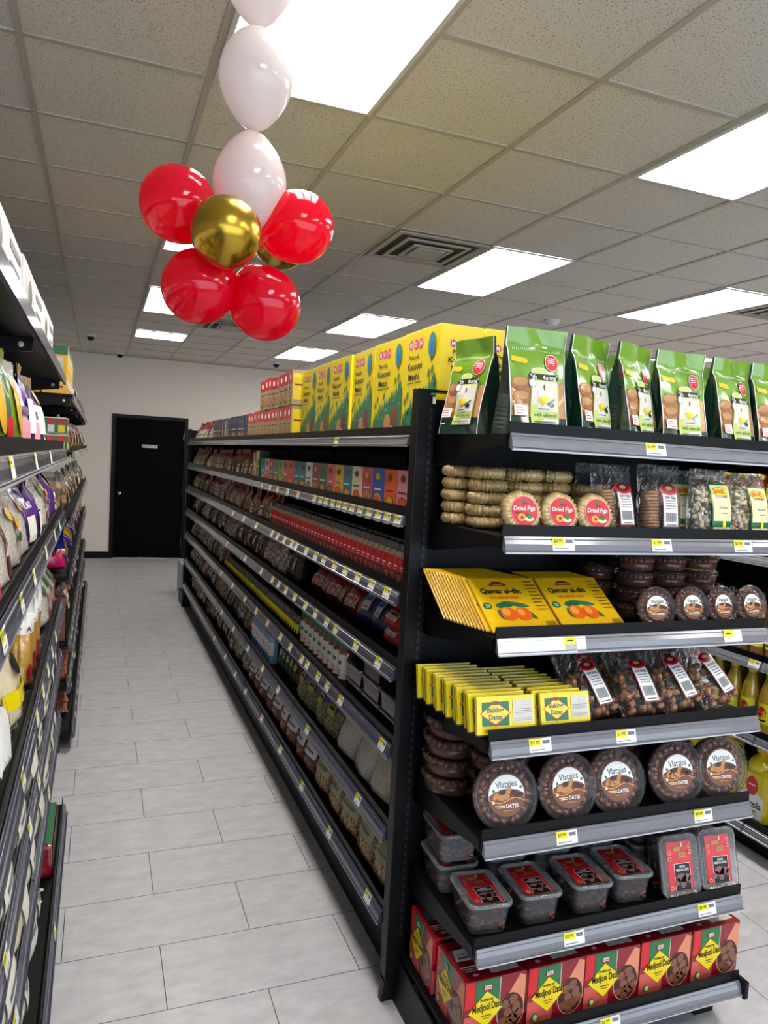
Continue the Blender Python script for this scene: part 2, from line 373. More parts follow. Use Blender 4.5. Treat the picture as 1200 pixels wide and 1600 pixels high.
# ceiling T-bar grid
g = MB()
for i in range(-4, 15):
    x = GX + i * T2; g.box(x - 0.012, x + 0.012, Y0, Y1, CEIL - 0.006, CEIL, TBAR)
for j in range(-10, 15):
    y = GY + j * T2; g.box(X0, X1, y - 0.012, y + 0.012, CEIL - 0.005, CEIL, TBAR)
structure(g.build('trim_1'))
g = MB().box(X0, X1, Y1 - 0.02, Y1, CEIL - 0.022, CEIL, TBAR); structure(g.build('trim_2'))
# door
DK = M('black door paint', (5, 6, 9), 0.6, 0.05, 5, spec=0.06)
dr = empty('door_1', (0.72, Y1, 0)); structure(dr)
db = MB().box(-0.50, 0.47, 0.0, 0.045, 0.012, 2.075, DK, 0.003).build('door_leaf', dr)
fr = MB().box(-0.555, -0.50, -0.02, 0.13, 0, 2.13, BLKPL, 0.004).box(0.47, 0.525, -0.02, 0.13, 0, 2.13, BLKPL, 0.004).box(-0.50, 0.47, -0.02, 0.13, 2.075, 2.13, BLKPL, 0.004).build('door_frame', dr)
kn = MB().lathe([(0.033, 0), (0.033, 0.006), (0.012, 0.012), (0.012, 0.035), (0.026, 0.045), (0.03, 0.06), (0.024, 0.072), (0.008, 0.078)], 20, CHROME, T=Matrix.Translation((-0.43, 0, 0.97)) @ Matrix.Rotation(R(90), 4, 'X'))
kn.build('door_knob', dr)
hg = MB()
for z in (0.25, 1.05, 1.85): hg.box(0.462, 0.478, -0.012, 0.0, z - 0.05, z + 0.05, CHROME, 0.002)
hg.build('hinge', dr)
MB().box(-0.50, 0.47, -0.03, 0.1, 0, 0.012, CHROME, 0.002).build('threshold', dr)
sg = MB().box(-0.11, 0.11, -0.006, 0, -0.022, 0.022, WHITE, 0.001)
a = Art(sg, lambda u, v, o: (u, -0.006 - o, v)); a.text('Employees Only', -0.022, 0, 0.016, INK, width=0.15); a.ell(0.08, 0, 0.011, 0.011, INK)
s_ = sg.build('door_sign', None, (0.70, Y1 - 0.002, 1.68)); tag(s_, 'small white sign with black lettering on the black door', 'sign')

# ceiling lights
def lamp_mat(F_=1.0):
    m = bpy.data.materials.new('glowing lamp diffuser'); m.use_nodes = True; nt = m.node_tree; nt.nodes.clear()
    o = nt.nodes.new('ShaderNodeOutputMaterial'); e = nt.nodes.new('ShaderNodeEmission'); e.inputs[0].default_value = (1.0, 0.975, 0.94, 1)
    tc = nt.nodes.new('ShaderNodeTexCoord'); sp = nt.nodes.new('ShaderNodeSeparateXYZ'); nt.links.new(tc.outputs['Object'], sp.inputs[0])
    ad = nt.nodes.new('ShaderNodeMath'); ad.operation = 'MULTIPLY'; ad.inputs[1].default_value = 2 * math.pi / 0.19; nt.links.new(sp.outputs[0], ad.inputs[0])
    co = nt.nodes.new('ShaderNodeMath'); co.operation = 'COSINE'; nt.links.new(ad.outputs[0], co.inputs[0])
    mr = nt.nodes.new('ShaderNodeMapRange'); mr.inputs[1].default_value = -1; mr.inputs[2].default_value = -0.2
    mr.inputs[3].default_value = LAMP * F_ * 0.17; mr.inputs[4].default_value = LAMP * F_ * 1.15
    nt.links.new(co.outputs[0], mr.inputs[0]); nt.links.new(mr.outputs[0], e.inputs[1]); nt.links.new(e.outputs[0], o.inputs[0]); return m
LM = lamp_mat(1.15); LMF = lamp_mat(0.62); FRW = M('white painted lamp frame', (225, 225, 222), 0.4)
def light(i, j, n, label):
    r = empty('ceiling_light', (GX + (i + 0.5) * T2, GY + (j + n / 2) * T2, CEIL - 0.006)); tag(r, label, 'ceiling light', 'recessed ceiling lights')
    hx, hy = T2 / 2 - 0.012, n * T2 / 2 - 0.012; k = 0.016
    MB().box(-hx, hx, -hy, -hy + k, -0.008, 0, FRW).box(-hx, hx, hy - k, hy, -0.008, 0, FRW).box(-hx, -hx + k, -hy + k, hy - k, -0.008, 0, FRW).box(hx - k, hx, -hy + k, hy - k, -0.008, 0, FRW).build('frame', r)
    MB().box(-hx + k, hx - k, -hy + k, hy - k, -0.004, 0, LMF if j >= 6 else LM).build('diffuser', r)
for i, j, n, lb in [(1, -2, 2, 'big glowing ceiling light panel directly behind the white balloons'), (4, -2, 2, 'bright ceiling light panel above the toast bags and end display'),
        (4, 2, 2, 'ceiling light panel close beside the square air vent, above the yellow boxes'), (7, 2, 2, 'ceiling light panel touching the louvred vent'),
        (4, 6, 2, 'ceiling light panel just above the row of tall yellow boxes'), (4, 10, 2, 'last ceiling light panel over the long gondola by the end wall'),
        (1, 2, 2, 'ceiling light panel mostly hidden behind the two upper red balloons'), (1, 6, 2, 'ceiling light panel just past the lowest red balloons'),
        (1, 10, 1, 'small square ceiling light close to the black door'),
        (7, -2, 2, 'ceiling light panel over the oil aisle, front row'), 
        (10, -2, 2, 'ceiling light panel beside the oil aisle wall, front'), (10, 2, 2, 'ceiling light panel beside the oil aisle wall, middle'), (10, 6, 2, 'ceiling light panel beside the oil aisle wall, back'),
        (1, -6, 2, 'ceiling light panel behind the viewer over the tiled aisle'), (4, -6, 2, 'ceiling light panel behind the viewer over the end display'), (7, -6, 2, 'ceiling light panel behind the viewer over the oil aisle')]:
    light(i, j, n, lb)
# vents
VG = M('vent grey metal', (176, 172, 160), 0.45); VD = M('painted vent recess shade', (70, 66, 60), 0.8)  # dark backing colour stands in for the shade inside the vent
def vent(i, j, label):
    r = empty('ceiling_vent', (GX + (i + 0.5) * T2, GY + (j + 0.5) * T2, CEIL - 0.006)); tag(r, label, 'air vent')
    h = T2 / 2 - 0.012
    MB().box(-h, h, -h, h, -0.002, 0, VD).build('backing', r)
    for q, (s0, z) in enumerate(((h, 0.0), (0.21, -0.008), (0.13, -0.014))):
        t = 0.035 if q == 0 else 0.022; m = MB()
        for a0, a1, b0, b1 in ((-s0, s0, -s0, -s0 + t), (-s0, s0, s0 - t, s0), (-s0, -s0 + t, -s0 + t, s0 - t), (s0 - t, s0, -s0 + t, s0 - t)):
            m.box(a0, a1, b0, b1, z - 0.01, z, VG)
        m.build('louvre_ring', r)
    MB().box(-0.095, 0.095, -0.095, 0.095, -0.028, -0.02, VG, 0.003).tube([(0, 0, -0.02), (0, 0, 0)], 0.008, VG).build('centre_plate', r)
vent(3, 2, 'square air vent beside the ceiling light above the yellow boxes')
vent(2, 8, 'small far air vent peeking out between the two lowest red balloons')
vent(8, 2, 'louvred air vent touching the ceiling light beyond the toast bags')
def dome(x, y, label):
    r = empty('security_camera', (x, y, CEIL)); tag(r, label, 'security camera')
    MB().lathe([(0.06, 0), (0.06, -0.02), (0.045, -0.035)], 20, WHITE).build('mount', r)
    MB().lathe([(0.045, -0.03), (0.042, -0.05), (0.03, -0.068), (0.012, -0.078), (0.002, -0.08)], 20, BLKPL).build('dome_lens', r)
dome(-0.13, 9.75, 'white ceiling security camera with black eye above the far carton shelves')
dome(0.24, 11.3, 'small black security camera where wall meets ceiling above the door')
dome(2.35, 10.65, 'small black security camera on the ceiling beyond the yellow boxes')
sd = MB().lathe([(0.07, 0), (0.07, -0.012), (0.062, -0.03), (0.05, -0.036), (0.048, -0.046), (0.0, -0.048)], 28, WHITE)
tag(sd.build('smoke_detector', None, (3.72, 5.71, CEIL)), 'round white smoke detector on the ceiling above the toast bags', 'smoke detector')
pb = MB().box(0, 0.42, 0, 0.42, 0, 0.36, M('pale blue grey plastic', (150, 160, 166), 0.4), 0.01)
tag(pb.build('storage_box', None, (0.90, 8.55, 0)), 'pale grey box on the floor beyond the far end of the gondola', 'box')

# ------------------------------------------------------------------ shelving
def pegmat():
    m, nt, b = newmat('black perforated back panel'); L = nt.links.new
    tc = nt.nodes.new('ShaderNodeTexCoord'); mp = nt.nodes.new('ShaderNodeMapping'); mp.inputs['Scale'].default_value = (1 / 0.0254,) * 3
    L(tc.outputs['Object'], mp.inputs[0]); v = nt.nodes.new('ShaderNodeTexVoronoi'); v.inputs['Randomness'].default_value = 0; v.voronoi_dimensions = '3D'; v.inputs['Scale'].default_value = 1
    # drop the axis across the panel so that the holes stay round
    se = nt.nodes.new('ShaderNodeSeparateXYZ'); cb = nt.nodes.new('ShaderNodeCombineXYZ'); L(mp.outputs[0], se.inputs[0]); L(se.outputs[0], cb.inputs[0]); L(se.outputs[2], cb.inputs[1]); L(cb.outputs[0], v.inputs['Vector'])
    r = nt.nodes.new('ShaderNodeValToRGB'); r.color_ramp.interpolation = 'CONSTANT'; r.color_ramp.elements[1].position = 0.14
    r.color_ramp.elements[0].color = (0.0015, 0.0015, 0.0015, 1); r.color_ramp.elements[1].color = srgb((11, 11, 13)); L(v.outputs['Distance'], r.inputs[0]); L(r.outputs[0], b.inputs['Base Color'])
    setin(b, Roughness=0.45, Specular_IOR_Level=0.15); return m
PEG = pegmat()
def price_tag(parent, s, y, z, slope, price, w_=0.066, h_=0.036):
    """s along the shelf, top edge at (y, z), running down the tilted channel"""
    dy, dz = slope
    mb = MB(); fn = lambda a, b, o: (s + a, y + dy * b - 0.001 - o, z + dz * b)
    A = Art(mb, fn); A.rect(-w_ / 2, w_ / 2, 0, h_, WHITE); A.rect(-w_ / 2, w_ * 0.05, 0, h_ * 0.52, TAGY)
    f2 = lambda a, b, o: (s + a, y + dy * (h_ - b) - 0.001 - o, z + dz * (h_ - b)); A.fn = f2
    if price:
        A.text(price, -w_ * 0.23, h_ * 0.73, h_ * 0.24, INK, width=w_ * 0.40)
        A.rect(w_ * 0.1, w_ * 0.42, h_ * 0.62, h_ * 0.86, GREYINK); A.rect(-w_ * 0.42, w_ * 0.2, h_ * 0.2, h_ * 0.26, GREYINK, same=True)
    else: A.rect(-w_ * 0.38, -w_ * 0.1, h_ * 0.68, h_ * 0.78, INK)
    return mb.build('price_tag', parent)
def shelf_part(root, s0, s1, D, z, ch, tags=(), lip=0.03, lean=0.022, brackets=True, chh=0.037, bd=0.045, yb=-0.015):
    """deck with its front lip, price channel, brackets and tags; front plane at y=-D"""
    y = -D
    d = MB().box(s0 + 0.004, s1 - 0.004, y + 0.004, yb, z - 0.018, z, BLACK2)
    d.prism([(y, z + lip), (y + 0.004, z + lip), (y + 0.005, z - 0.03), (y + 0.0, z - 0.03)], s0 + 0.002, s1 - 0.002, BLACK, 'x')
    sh = d.build('shelf', root)
    t = z + 0.002
    c = MB().prism([(y - 0.002, t), (y - 0.005, t), (y - 0.007, t - 0.004), (y - 0.005 - lean * .5, t - 0.018), (y - lean, t - chh), (y - lean + 0.004, t - chh - 0.002), (y - 0.0, t - chh + 0.006)], s0 + 0.004, s1 - 0.004, ch)
    for fz in (0.16, 0.84):
        zz = t - fz * chh; yy = y - 0.0065 - lean * (0.15 if fz < .5 else 0.78)
        c.prism([(yy, zz - 0.0012), (yy - 0.0018, zz), (yy, zz + 0.0012), (yy + 0.003, zz)], s0 + 0.004, s1 - 0.004, ch)
    c.prism([(y - lean - 0.0025, t - chh - 0.002), (y - lean - 0.0025, t - chh + 0.002), (y - lean + 0.003, t - chh + 0.001), (y - lean + 0.003, t - chh - 0.003)], s0 + 0.004, s1 - 0.004, EDGE_HILITE)
    c.build('price_channel', sh)
    if brackets:
        for s in (s0, s1 - 0.004):
            MB().prism([(y + 0.01, z - 0.03), (y + 0.01, z - 0.0005), (yb, z - 0.0005), (yb, z - bd), (yb - 0.04, z - bd), (y + 0.05, z - 0.03)], s, s + 0.004, BLACK).build('bracket', sh)
    for tg in tags:
        s, price = tg[0], tg[1]; k = (lean - 0.006) / chh
        n = math.hypot(k, 1); price_tag(sh, s, y - 0.0075, t - 0.001, (-k / n, -1 / n), price, *(tg[2:] or ()))
    return sh
def upright(root, x, y, h, wd=0.035, dp=0.05, z0=0.0, slots=True):
    m = MB().box(x - wd / 2, x + wd / 2, y - dp, y, z0, h, BLACK, 0.003)
    if slots:
        z = 0.2
        while z < h - 0.05:
            m.box(x - 0.004, x + 0.004, y - dp - 0.0006, y - dp, z, z + 0.015, INK); z += 0.0254
    m.build('upright', root)

# ---- long gondola; front faces -X.  local x runs towards -Y
GCX = 1.375; GY0, GY1 = 2.04, 7.9
LV = [1.75, 1.507, 1.274, 1.039, 0.796, 0.53, 0.265]
BAY = (GY1 - GY0) / 5
tagy = {1: [2.08, 2.17, 2.25, 2.34, 2.43, 2.52, 2.6, 2.68, 2.76, 2.85, 2.93, 3.02, 3.3, 3.5, 3.72, 3.9, 4.1], 0: [2.75],
        2: [2.13, 2.27, 2.41, 2.55, 2.68, 2.83, 2.95, 3.1, 3.28, 3.36, 3.51, 3.66, 3.79, 4.2, 4.6, 5.0],
        3: [2.17, 2.39, 2.63, 2.75, 2.91, 3.07, 3.26, 3.43, 3.59, 3.73, 4.01, 4.5, 5.2],
        4: [2.1, 2.53, 2.7, 2.83, 3.0, 3.09, 3.3, 3.5, 3.8, 4.1, 4.45, 4.9, 5.4], 5: [2.29, 2.95, 3.5, 3.87, 4.29, 4.8, 5.3], 6: [2.15, 2.58, 2.99, 3.4, 3.84, 4.31, 4.67, 5.08, 5.6]}
gon = empty('gondola_shelving', (GCX, GY1, 0), R(-90)); tag(gon, 'long black double-sided gondola shelving running down the aisle to the end wall', 'shelving')
LEN = GY1 - GY0     # local x = GY1 - world y
DG = GCX - 0.867    # front plane distance
for li, z in enumerate(LV):
    for b in range(5):
        s0, s1 = b * BAY, (b + 1) * BAY
        tg = [(GY1 - y, '$2.99' if y < 3 else None, 0.055 if li < 3 else 0.052) for y in tagy.get(li, []) if s0 + 0.03 < GY1 - y < s1 - 0.03]
        shelf_part(gon, s0, s1, DG, z, CHAN if li < 2 else CHAN2, tg, lip=0.03, lean=0.012 if li < 2 else 0.02, chh=0.032 if li < 2 else 0.04, yb=-0.02)
MB().box(0, LEN, -0.02, 0.02, 0.02, 1.88, PEG).build('back_panel', gon)
for b in range(6): MB().box(max(0, b * BAY - 0.015), min(LEN, b * BAY + 0.015), -0.035, 0.035, 0, 1.885, BLACK, 0.002).build('upright', gon)
MB().box(0, LEN, -DG + 0.06, DG - 0.06, 0.0, 0.2, BLACK).build('base_plinth', gon)
for li, z in enumerate(LV):   # shelves of the far side, facing the next aisle
    MB().box(0, LEN, 0.02, DG - 0.004, z - 0.018, z, BLACK2).box(0, LEN, DG - 0.004, DG, z - 0.03, z + 0.03, BLACK).box(0, LEN, DG, DG + 0.012, z - 0.034, z, CHAN2).build('rear_shelf', gon)
# ---- far end frame of the gondola
fe = empty('rear_end_display', (GCX, 7.95, 0)); tag(fe, 'tall black frame closing the far end of the long gondola', 'shelving')
for s in (-1, 1): MB().box(s * 0.5 - 0.02, s * 0.5 + 0.02, -0.045, 0.0, 0.08, 1.88, BLACK, 0.003).build('upright', fe)
MB().box(-0.48, 0.48, -0.02, 0.0, 0.05, 1.87, PEG).build('back_panel', fe)
MB().box(-0.52, 0.52, 0.0, 0.35, 0.0, 0.14, BLACK, 0.004).build('base_plinth', fe)

# ---- end display (endcap); front faces -Y
EC = empty('end_display_shelving', (GCX, 2.02, 0)); tag(EC, 'black end display shelving with seven shelves facing the camera', 'shelving')
DE = 2.02 - 1.575
EL = [1.755, 1.502, 1.246, 0.984, 0.725, 0.438, 0.162]
etags = [[(1.364, '$5.99')], [(1.097, '$4.99'), (1.409, '$7.49'), (1.696, '$2.99')], [(1.155, ''), (1.688, '')], [(1.071, '$1.99'), (1.341, '$1.99')],
         [(1.174, '$3.99'), (1.637, '$4.99')], [(1.222, '$3.99'), (1.683, '$8.99')], [(1.366, '$6.99')]]
for s in (-1, 1):
    m = MB().box(s * 0.5 - 0.02, s * 0.5 + 0.02, -0.045, -0.0, 0.075, 1.88, BLACK, 0.003)
    m.prism([(-0.045, 0.09), (0, 0.09), (0, 0.0), (-0.02, 0.0)], s * 0.5 - 0.02, s * 0.5 + 0.02, BLACK, 'x'); m.build('upright', EC)
    sl = MB(); z = 0.22
    while z < 1.84:
        sl.box(s * 0.475 - 0.004, s * 0.475 + 0.004, -0.0405, -0.04, z, z + 0.014, INK); z += 0.0254
    sl.box(s * 0.475 - 0.012, s * 0.475 + 0.012, -0.04, -0.005, 0.1, 1.87, BLACK); sl.build('slotted_strip', EC)
    if s < 0: MB().box(-0.472, -0.462, -0.0412, -0.0406, 1.845, 1.865, OFFW).build('sticker', EC)
MB().box(-0.46, 0.46, -0.02, -0.005, 0.16, 1.86, PEG).build('back_panel', EC)
MB().box(-0.52, 0.52, -0.046, 0.0, 1.88, 1.886, BLACK, 0.001).build('top_cap', EC)
for k, z in enumerate(EL):
    W = 0.45 if k < 6 else 0.475
    sh = shelf_part(EC, -W, W, DE, z, CHAN, [(x - GCX, p) for x, p in etags[k]], lip=0.03, lean=0.018, chh=0.04, brackets=k < 6, bd=0.085, yb=-0.02)
    if k == 6:
        MB().box(W - 0.004, W + 0.012, -DE - 0.028, -DE + 0.012, z - 0.045, z + 0.008, BLKPL, 0.003).build('end_cap', sh)
        MB().box(-W - 0.012, -W + 0.004, -DE - 0.028, -DE + 0.012, z - 0.045, z + 0.008, BLKPL, 0.003).build('end_cap', sh)
    if k == 2: # wide blank strip in the channel
        A = MB(); kk = 0.012 / 0.04
        Art(A, lambda a_, b_, o: (a_, -DE - 0.0085 - kk * b_ - o, z + 0.001 - b_)).rect(-0.448, -0.215, 0.0, 0.037, WHITE); A.build('label_strip', sh)
m = MB()
for s in (-1, 1): m.prism([(-0.42, 0.135), (-0.02, 0.145), (-0.02, 0.0), (-0.30, 0.0), (-0.36, 0.03)], s * 0.478 - 0.003, s * 0.478 + 0.003, BLACK, 'x')
m.box(-0.475, 0.36, -0.34, -0.32, 0.0, 0.13, BLACK); m.box(0.4, 0.475, -0.36, -0.34, 0.0, 0.13, BLACK); m.build('kick_plate', EC)

# ------------------------------------------------------------------ left-hand gondolas; fronts face +X.  local x runs towards +Y
def left_unit(y0, y1, lv, label, nb, tags=(), holes=False, xs=-0.134, xb=-0.103, foot=True):
    XC = -0.62; L_ = y1 - y0
    r = empty('gondola_shelving', (XC, y0, 0), R(90)); tag(r, label, 'shelving')
    bw = L_ / nb
    for k, z in enumerate(lv):
        D = (xs if k < len(lv) - 1 else xb) - XC
        for b in range(nb):
            tg = [(y - y0, p, 0.055) for kk, y, p in tags if kk == k and b * bw + 0.03 < y - y0 < (b + 1) * bw - 0.03]
            if k == 0: # plain canopy shelf: turned-up steel edge and no price channel
                sh = MB().box(b * bw + 0.003, (b + 1) * bw - 0.003, -D, -0.02, z - 0.02, z, BLACK2).prism([(-D - 0.002, z - 0.03), (-D + 0.004, z - 0.034), (-D + 0.004, z + 0.003), (-D - 0.002, z + 0.003)], b * bw + 0.002, (b + 1) * bw - 0.002, CHAN2).build('shelf', r)
                for s in (b * bw, (b + 1) * bw - 0.004):
                    MB().prism([(-D + 0.02, z - 0.05), (-D + 0.02, z - 0.02), (-0.02, z - 0.02), (-0.02, z - 0.11)], s, s + 0.004, BLACK).build('bracket', sh)
                    MB().lathe([(0.007, 0), (0.007, 0.0015)], 12, CREAM, T=Matrix.Translation((s, -D + 0.045, z - 0.035)) @ Matrix.Rotation(R(-90), 4, 'Y')).build('shelf_stud', sh)
                continue
            shelf_part(r, b * bw, (b + 1) * bw, D, z, CHAN if k == 1 else CHAN2, tg, lip=0.03, lean=0.014, chh=0.042, yb=-0.02)
    MB().box(0, L_, -0.02, 0.02, 0.02, 2.05, PEG).build('back_panel', r)
    for b in range(nb + 1):
        MB().box(max(0, b * bw - 0.02), min(L_, b * bw + 0.02), -0.035, 0.035, 0, 2.08, BLACK, 0.002).build('upright', r)
    for b in range(nb + 1):
        m = MB().box(max(0, b * bw - 0.02), min(L_, b * bw + 0.02), -(xb - XC) + 0.06, -0.03, 0.0, 0.09, BLACK, 0.006); m.build('foot', r)
    MB().box(0.02, L_ - 0.02, -(xb - XC) + 0.12, -0.03, 0.0, 0.1, BLACK).build('base_plinth', r)
    if holes:  # round holes of the base deck, drawn as pale discs
        for y in (1.60, 1.685, 2.55, 2.62):
            MB().lathe([(0.011, 0), (0.011, 0.001)], 16, OFFW, cx=y - y0, cy=-(xb - XC) + 0.045, z=lv[-1]).build('deck_hole', r)
    for k, z in enumerate(lv): MB().box(0, L_, 0.02, 0.46, z - 0.018, z, BLACK2).box(0, L_, 0.456, 0.46, z - 0.03, z + 0.03, BLACK).build('rear_shelf', r)
    return r
LN = [1.935, 1.648, 1.40, 1.03, 0.83, 0.57, 0.165]
LFV = [1.925, 1.625, 1.28, 0.965, 0.60, 0.37, 0.12]
left_unit(-0.6, 3.25, LN, 'near black shelving of rice and flour bags facing the long gondola', 3,
          [(1, 1.0, None), (1, 1.25, None), (1, 1.7, None), (1, 2.2, None), (2, 1.18, '$2.99'), (2, 1.45, '$4.99'), (2, 1.72, None), (2, 2.1, None), (2, 2.5, None), (2, 2.8, None),
           (3, 1.9, None), (3, 2.1, None), (3, 2.3, None), (3, 2.5, None), (3, 2.7, None), (3, 1.55, '$3.99'), (4, 1.3, '$5.99'), (4, 1.75, None), (4, 2.0, None), (5, 1.5, None), (5, 1.95, None), (5, 2.5, None), (6, 1.75, None), (6, 2.4, None)], holes=True)
left_unit(4.22, 8.95, LFV, 'farther black shelving beyond the gap, ending with yellow and green cartons', 4,
          [(k, 4.35 + 0.21 * q + 0.03 * k, None) for k in range(1, 7) for q in range(16)])

# ------------------------------------------------------------------ right-hand gondola; front faces -X
RG = empty('gondola_shelving', (3.25, 6.5, 0), R(-90)); tag(RG, 'black shelving of oil bottles across the aisle behind the end display', 'shelving')
RX = 2.76; RLV = [1.79, 1.335, 0.872, 0.535, 0.14]
for b in range(4):
    for k, z in enumerate(RLV):
        D = 3.25 - RX + (0.0 if k < 4 else 0.02)
        tg = [(6.5 - y, '$7.99', 0.06) for kk, y in ((2, 2.41), (3, 2.50), (2, 3.1), (3, 3.2), (1, 3.0)) if kk == k and b * 1.375 + 0.03 < 6.5 - y < (b + 1) * 1.375 - 0.03]
        shelf_part(RG, b * 1.375, (b + 1) * 1.375, D, z, CHAN, tg, lean=0.02, yb=-0.02)
for b in range(5): MB().box(max(0, b * 1.375 - 0.02), min(5.5, b * 1.375 + 0.02), -0.035, 0.035, 0, 1.88, BLACK, 0.002).build('upright', RG)
MB().box(0, 5.5, -0.02, 0.02, 0.02, 1.88, PEG).build('back_panel', RG); MB().box(0, 5.5, -0.44, -0.02, 0, 0.11, BLACK).build('base_plinth', RG)

# ------------------------------------------------------------------ product prototypes (origin at bottom centre, front towards -Y)
def pouch_surf(w, h, d, flat=0.16, seed=0, wr=1.0, sq=0.5, bot=0.12):
    rr = random.Random(seed); ph = [rr.uniform(0, 6.28) for _ in range(8)]; fr = [rr.uniform(2, 6) for _ in range(8)]
    def prof(v):
        a = min(1.0, (v / bot) ** 0.5) if v < bot else 1.0
        top = 1 - flat
        if v > top: return 0.03
        k = v / top
        return a * max(0.03, (1 - max(0, (k - 0.35) / 0.65) ** 2.2))
    def S(u, v, side):
        t = d / 2 * max(0.0, 1 - abs(u) ** 3) ** sq * prof(v)
        n = (math.sin(fr[0] * u * 2 + ph[0] + fr[1] * v * 3) * 0.5 + math.sin(fr[2] * v * 5 + ph[2] + u * fr[3]) * 0.35 + math.sin(fr[4] * 3 * u + ph[4] - fr[5] * 2 * v) * 0.2) * d * 0.055 * wr * (1 - u * u * 0.8)
        n += math.sin(ph[5] + fr[6] * u * 2.5) * 0.006 * wr * (max(0, v - 1 + flat * 1.4) / max(flat * 1.4, 1e-3))
        x = u * w / 2 * (1 - 0.05 * prof(v) - 0.02 * math.sin(ph[6] + v * 7) * wr); return x, (-t if side == 0 else t) + n * (1 if side == 0 else -0.3) - (0 if side == 0 else -0.0015)
    S.smooth = (pouch_surf(w, h, d, flat, seed, 0, sq, bot) if wr else S, (0.0012 + d * 0.05 * wr) if wr else 0.001)
    return S
def pouch(mb, w, h, d, bands, seed=0, flat=0.16, nx=10, nz=14, wr=1.0, sq=0.5, bot=0.12, zig=0.0):
    S = pouch_surf(w, h, d, flat, seed, wr, sq, bot); top = 0
    for side in (0, 1):
        for bi, (v0, v1, mat) in enumerate(bands):
            n = max(1, round(nz * (v1 - v0))); pts = []; fs = []
            for j in range(n + 1):
                v = v0 + (v1 - v0) * j / n
                for i in range(nx + 1):
                    u = -1 + 2 * i / nx; x, y = S(u, v, side); pts.append((x, y, v * h))
            for j in range(n):
                for i in range(nx):
                    q = (j * (nx + 1) + i, j * (nx + 1) + i + 1, (j + 1) * (nx + 1) + i + 1, (j + 1) * (nx + 1) + i)
                    fs.append(q if side == 0 else q[::-1])
            mb.add(pts, fs, mat, True)
    return S
def on_pouch(S, w, h, cz=None):
    S0, off = S.smooth
    def fn(a, b, o):
        u = max(-1, min(1, a / (w / 2))); v = max(0, min(1, b / h)); x, y = S0(u, v, 0); return (a, y - off - o * 1.3, b)
    return fn
def carton(w, d, h, mat, name='box_body', top=None):
    m = MB().box(-w / 2, w / 2, -d / 2, d / 2, 0, h, mat, 0.0012)
    if top: m.box(-w / 2 + 0.001, w / 2 - 0.001, -d / 2 + 0.001, d / 2 - 0.001, h - 0.001, h + 0.0004, top)
    return m
def thing(name): return empty(name)
def plain_bag(name, w, h, d, body, head=None, hv=0.72, label=None, seed=0, lb=(0.2, 0.62, 0.62), stripe=None, flat=0.14, nz=12, nx=8, foot=None):
    """a film bag with contents, an optional coloured header and a label patch"""
    r = thing(name); m = MB()
    bands = [(0, hv, body), (hv, 1, head)] if head else [(0, 1, body)]
    if foot: bands = [(0, 0.2, foot), (0.2, hv, body), (hv, 1, head or body)]
    S = pouch(m, w, h, d, bands, seed, flat=flat, nx=nx, nz=nz); m.build('bag', r)
    if label:
        l = MB(); A = Art(l, on_pouch(S, w, h)); b0, b1, ww = lb
        A.rect(-w / 2 * ww, w / 2 * ww, h * b0, h * b1, label, 4, 4)
        A.rect(-w / 2 * ww * 0.8, w / 2 * ww * 0.8, h * (b0 + (b1 - b0) * 0.55), h * (b0 + (b1 - b0) * 0.85), stripe or INK, 3, 1)
        A.rect(-w / 2 * ww * 0.7, w / 2 * ww * 0.7, h * (b0 + (b1 - b0) * 0.15), h * (b0 + (b1 - b0) * 0.22), GREYINK, 3, 1)
        l.build('label', r)
    return r
B_RED = beans('red brown pulses in film', (120, 52, 36), (160, 84, 60), (50, 20, 16), 0.011)
B_TAN = beans('tan pulses in film', (176, 140, 92), (206, 172, 126), (88, 62, 38), 0.012)
B_GRN = beans('green pulses in film', (112, 112, 58), (150, 146, 84), (56, 56, 28), 0.009)
B_WHT = beans('pale beans in film', (196, 186, 162), (222, 214, 194), (110, 100, 84), 0.013)
B_RICE = beans('white rice in film', (198, 192, 180), (214, 208, 196), (180, 173, 160), 0.005)
B_DRK = beans('dark seeds in film', (58, 44, 38), (92, 70, 58), (26, 18, 16), 0.008)
B_YEL = beans('yellow split peas in film', (198, 160, 66), (222, 186, 96), (120, 88, 30), 0.008)
B_PNK = beans('salmon lentils in film', (186, 96, 66), (210, 124, 92), (110, 46, 30), 0.006)
B_WAL = beans('walnuts in net film', (150, 112, 70), (186, 146, 98), (60, 40, 24), 0.032)
B_FLR = M('cream flour bag paper film', (226, 218, 196), 0.35, 0.05, 20, coat=0.5, bump=0.8)
B_PAST = beans('gold pasta in film', (206, 158, 70), (226, 182, 96), (130, 88, 30), 0.008)

MAIN = 'the long gondola'
SHN = ['top shelf', 'second shelf', 'third shelf', 'fourth shelf', 'fifth shelf', 'sixth shelf', 'base shelf']
def run(proto, y, y_end, step, li, what, cat, group, xf=0.905, rz=-90, lean=0.0, jit=0.006, zoff=0.0, start=1, sc=None, ljit=0.03, rot=0.05, rz_extra=0):
    """place a row of one product along the aisle gondola, near to far"""
    k = start
    while y + step * 0.5 < y_end:
        q = sc or 1; z = LV[li] + 0.001 + zoff
        place(proto, (xf + random.uniform(0, jit), y + step / 2, z), R(rz + rz_extra) + random.uniform(-rot, rot), lean + (random.uniform(0, ljit) if lean else 0), 0,
              f'{what}, {nth(k)} from the near end, {SHN[li]}', cat, group, (q, q, q * random.uniform(0.97, 1.03) if jit else q))
        y += step; k += 1
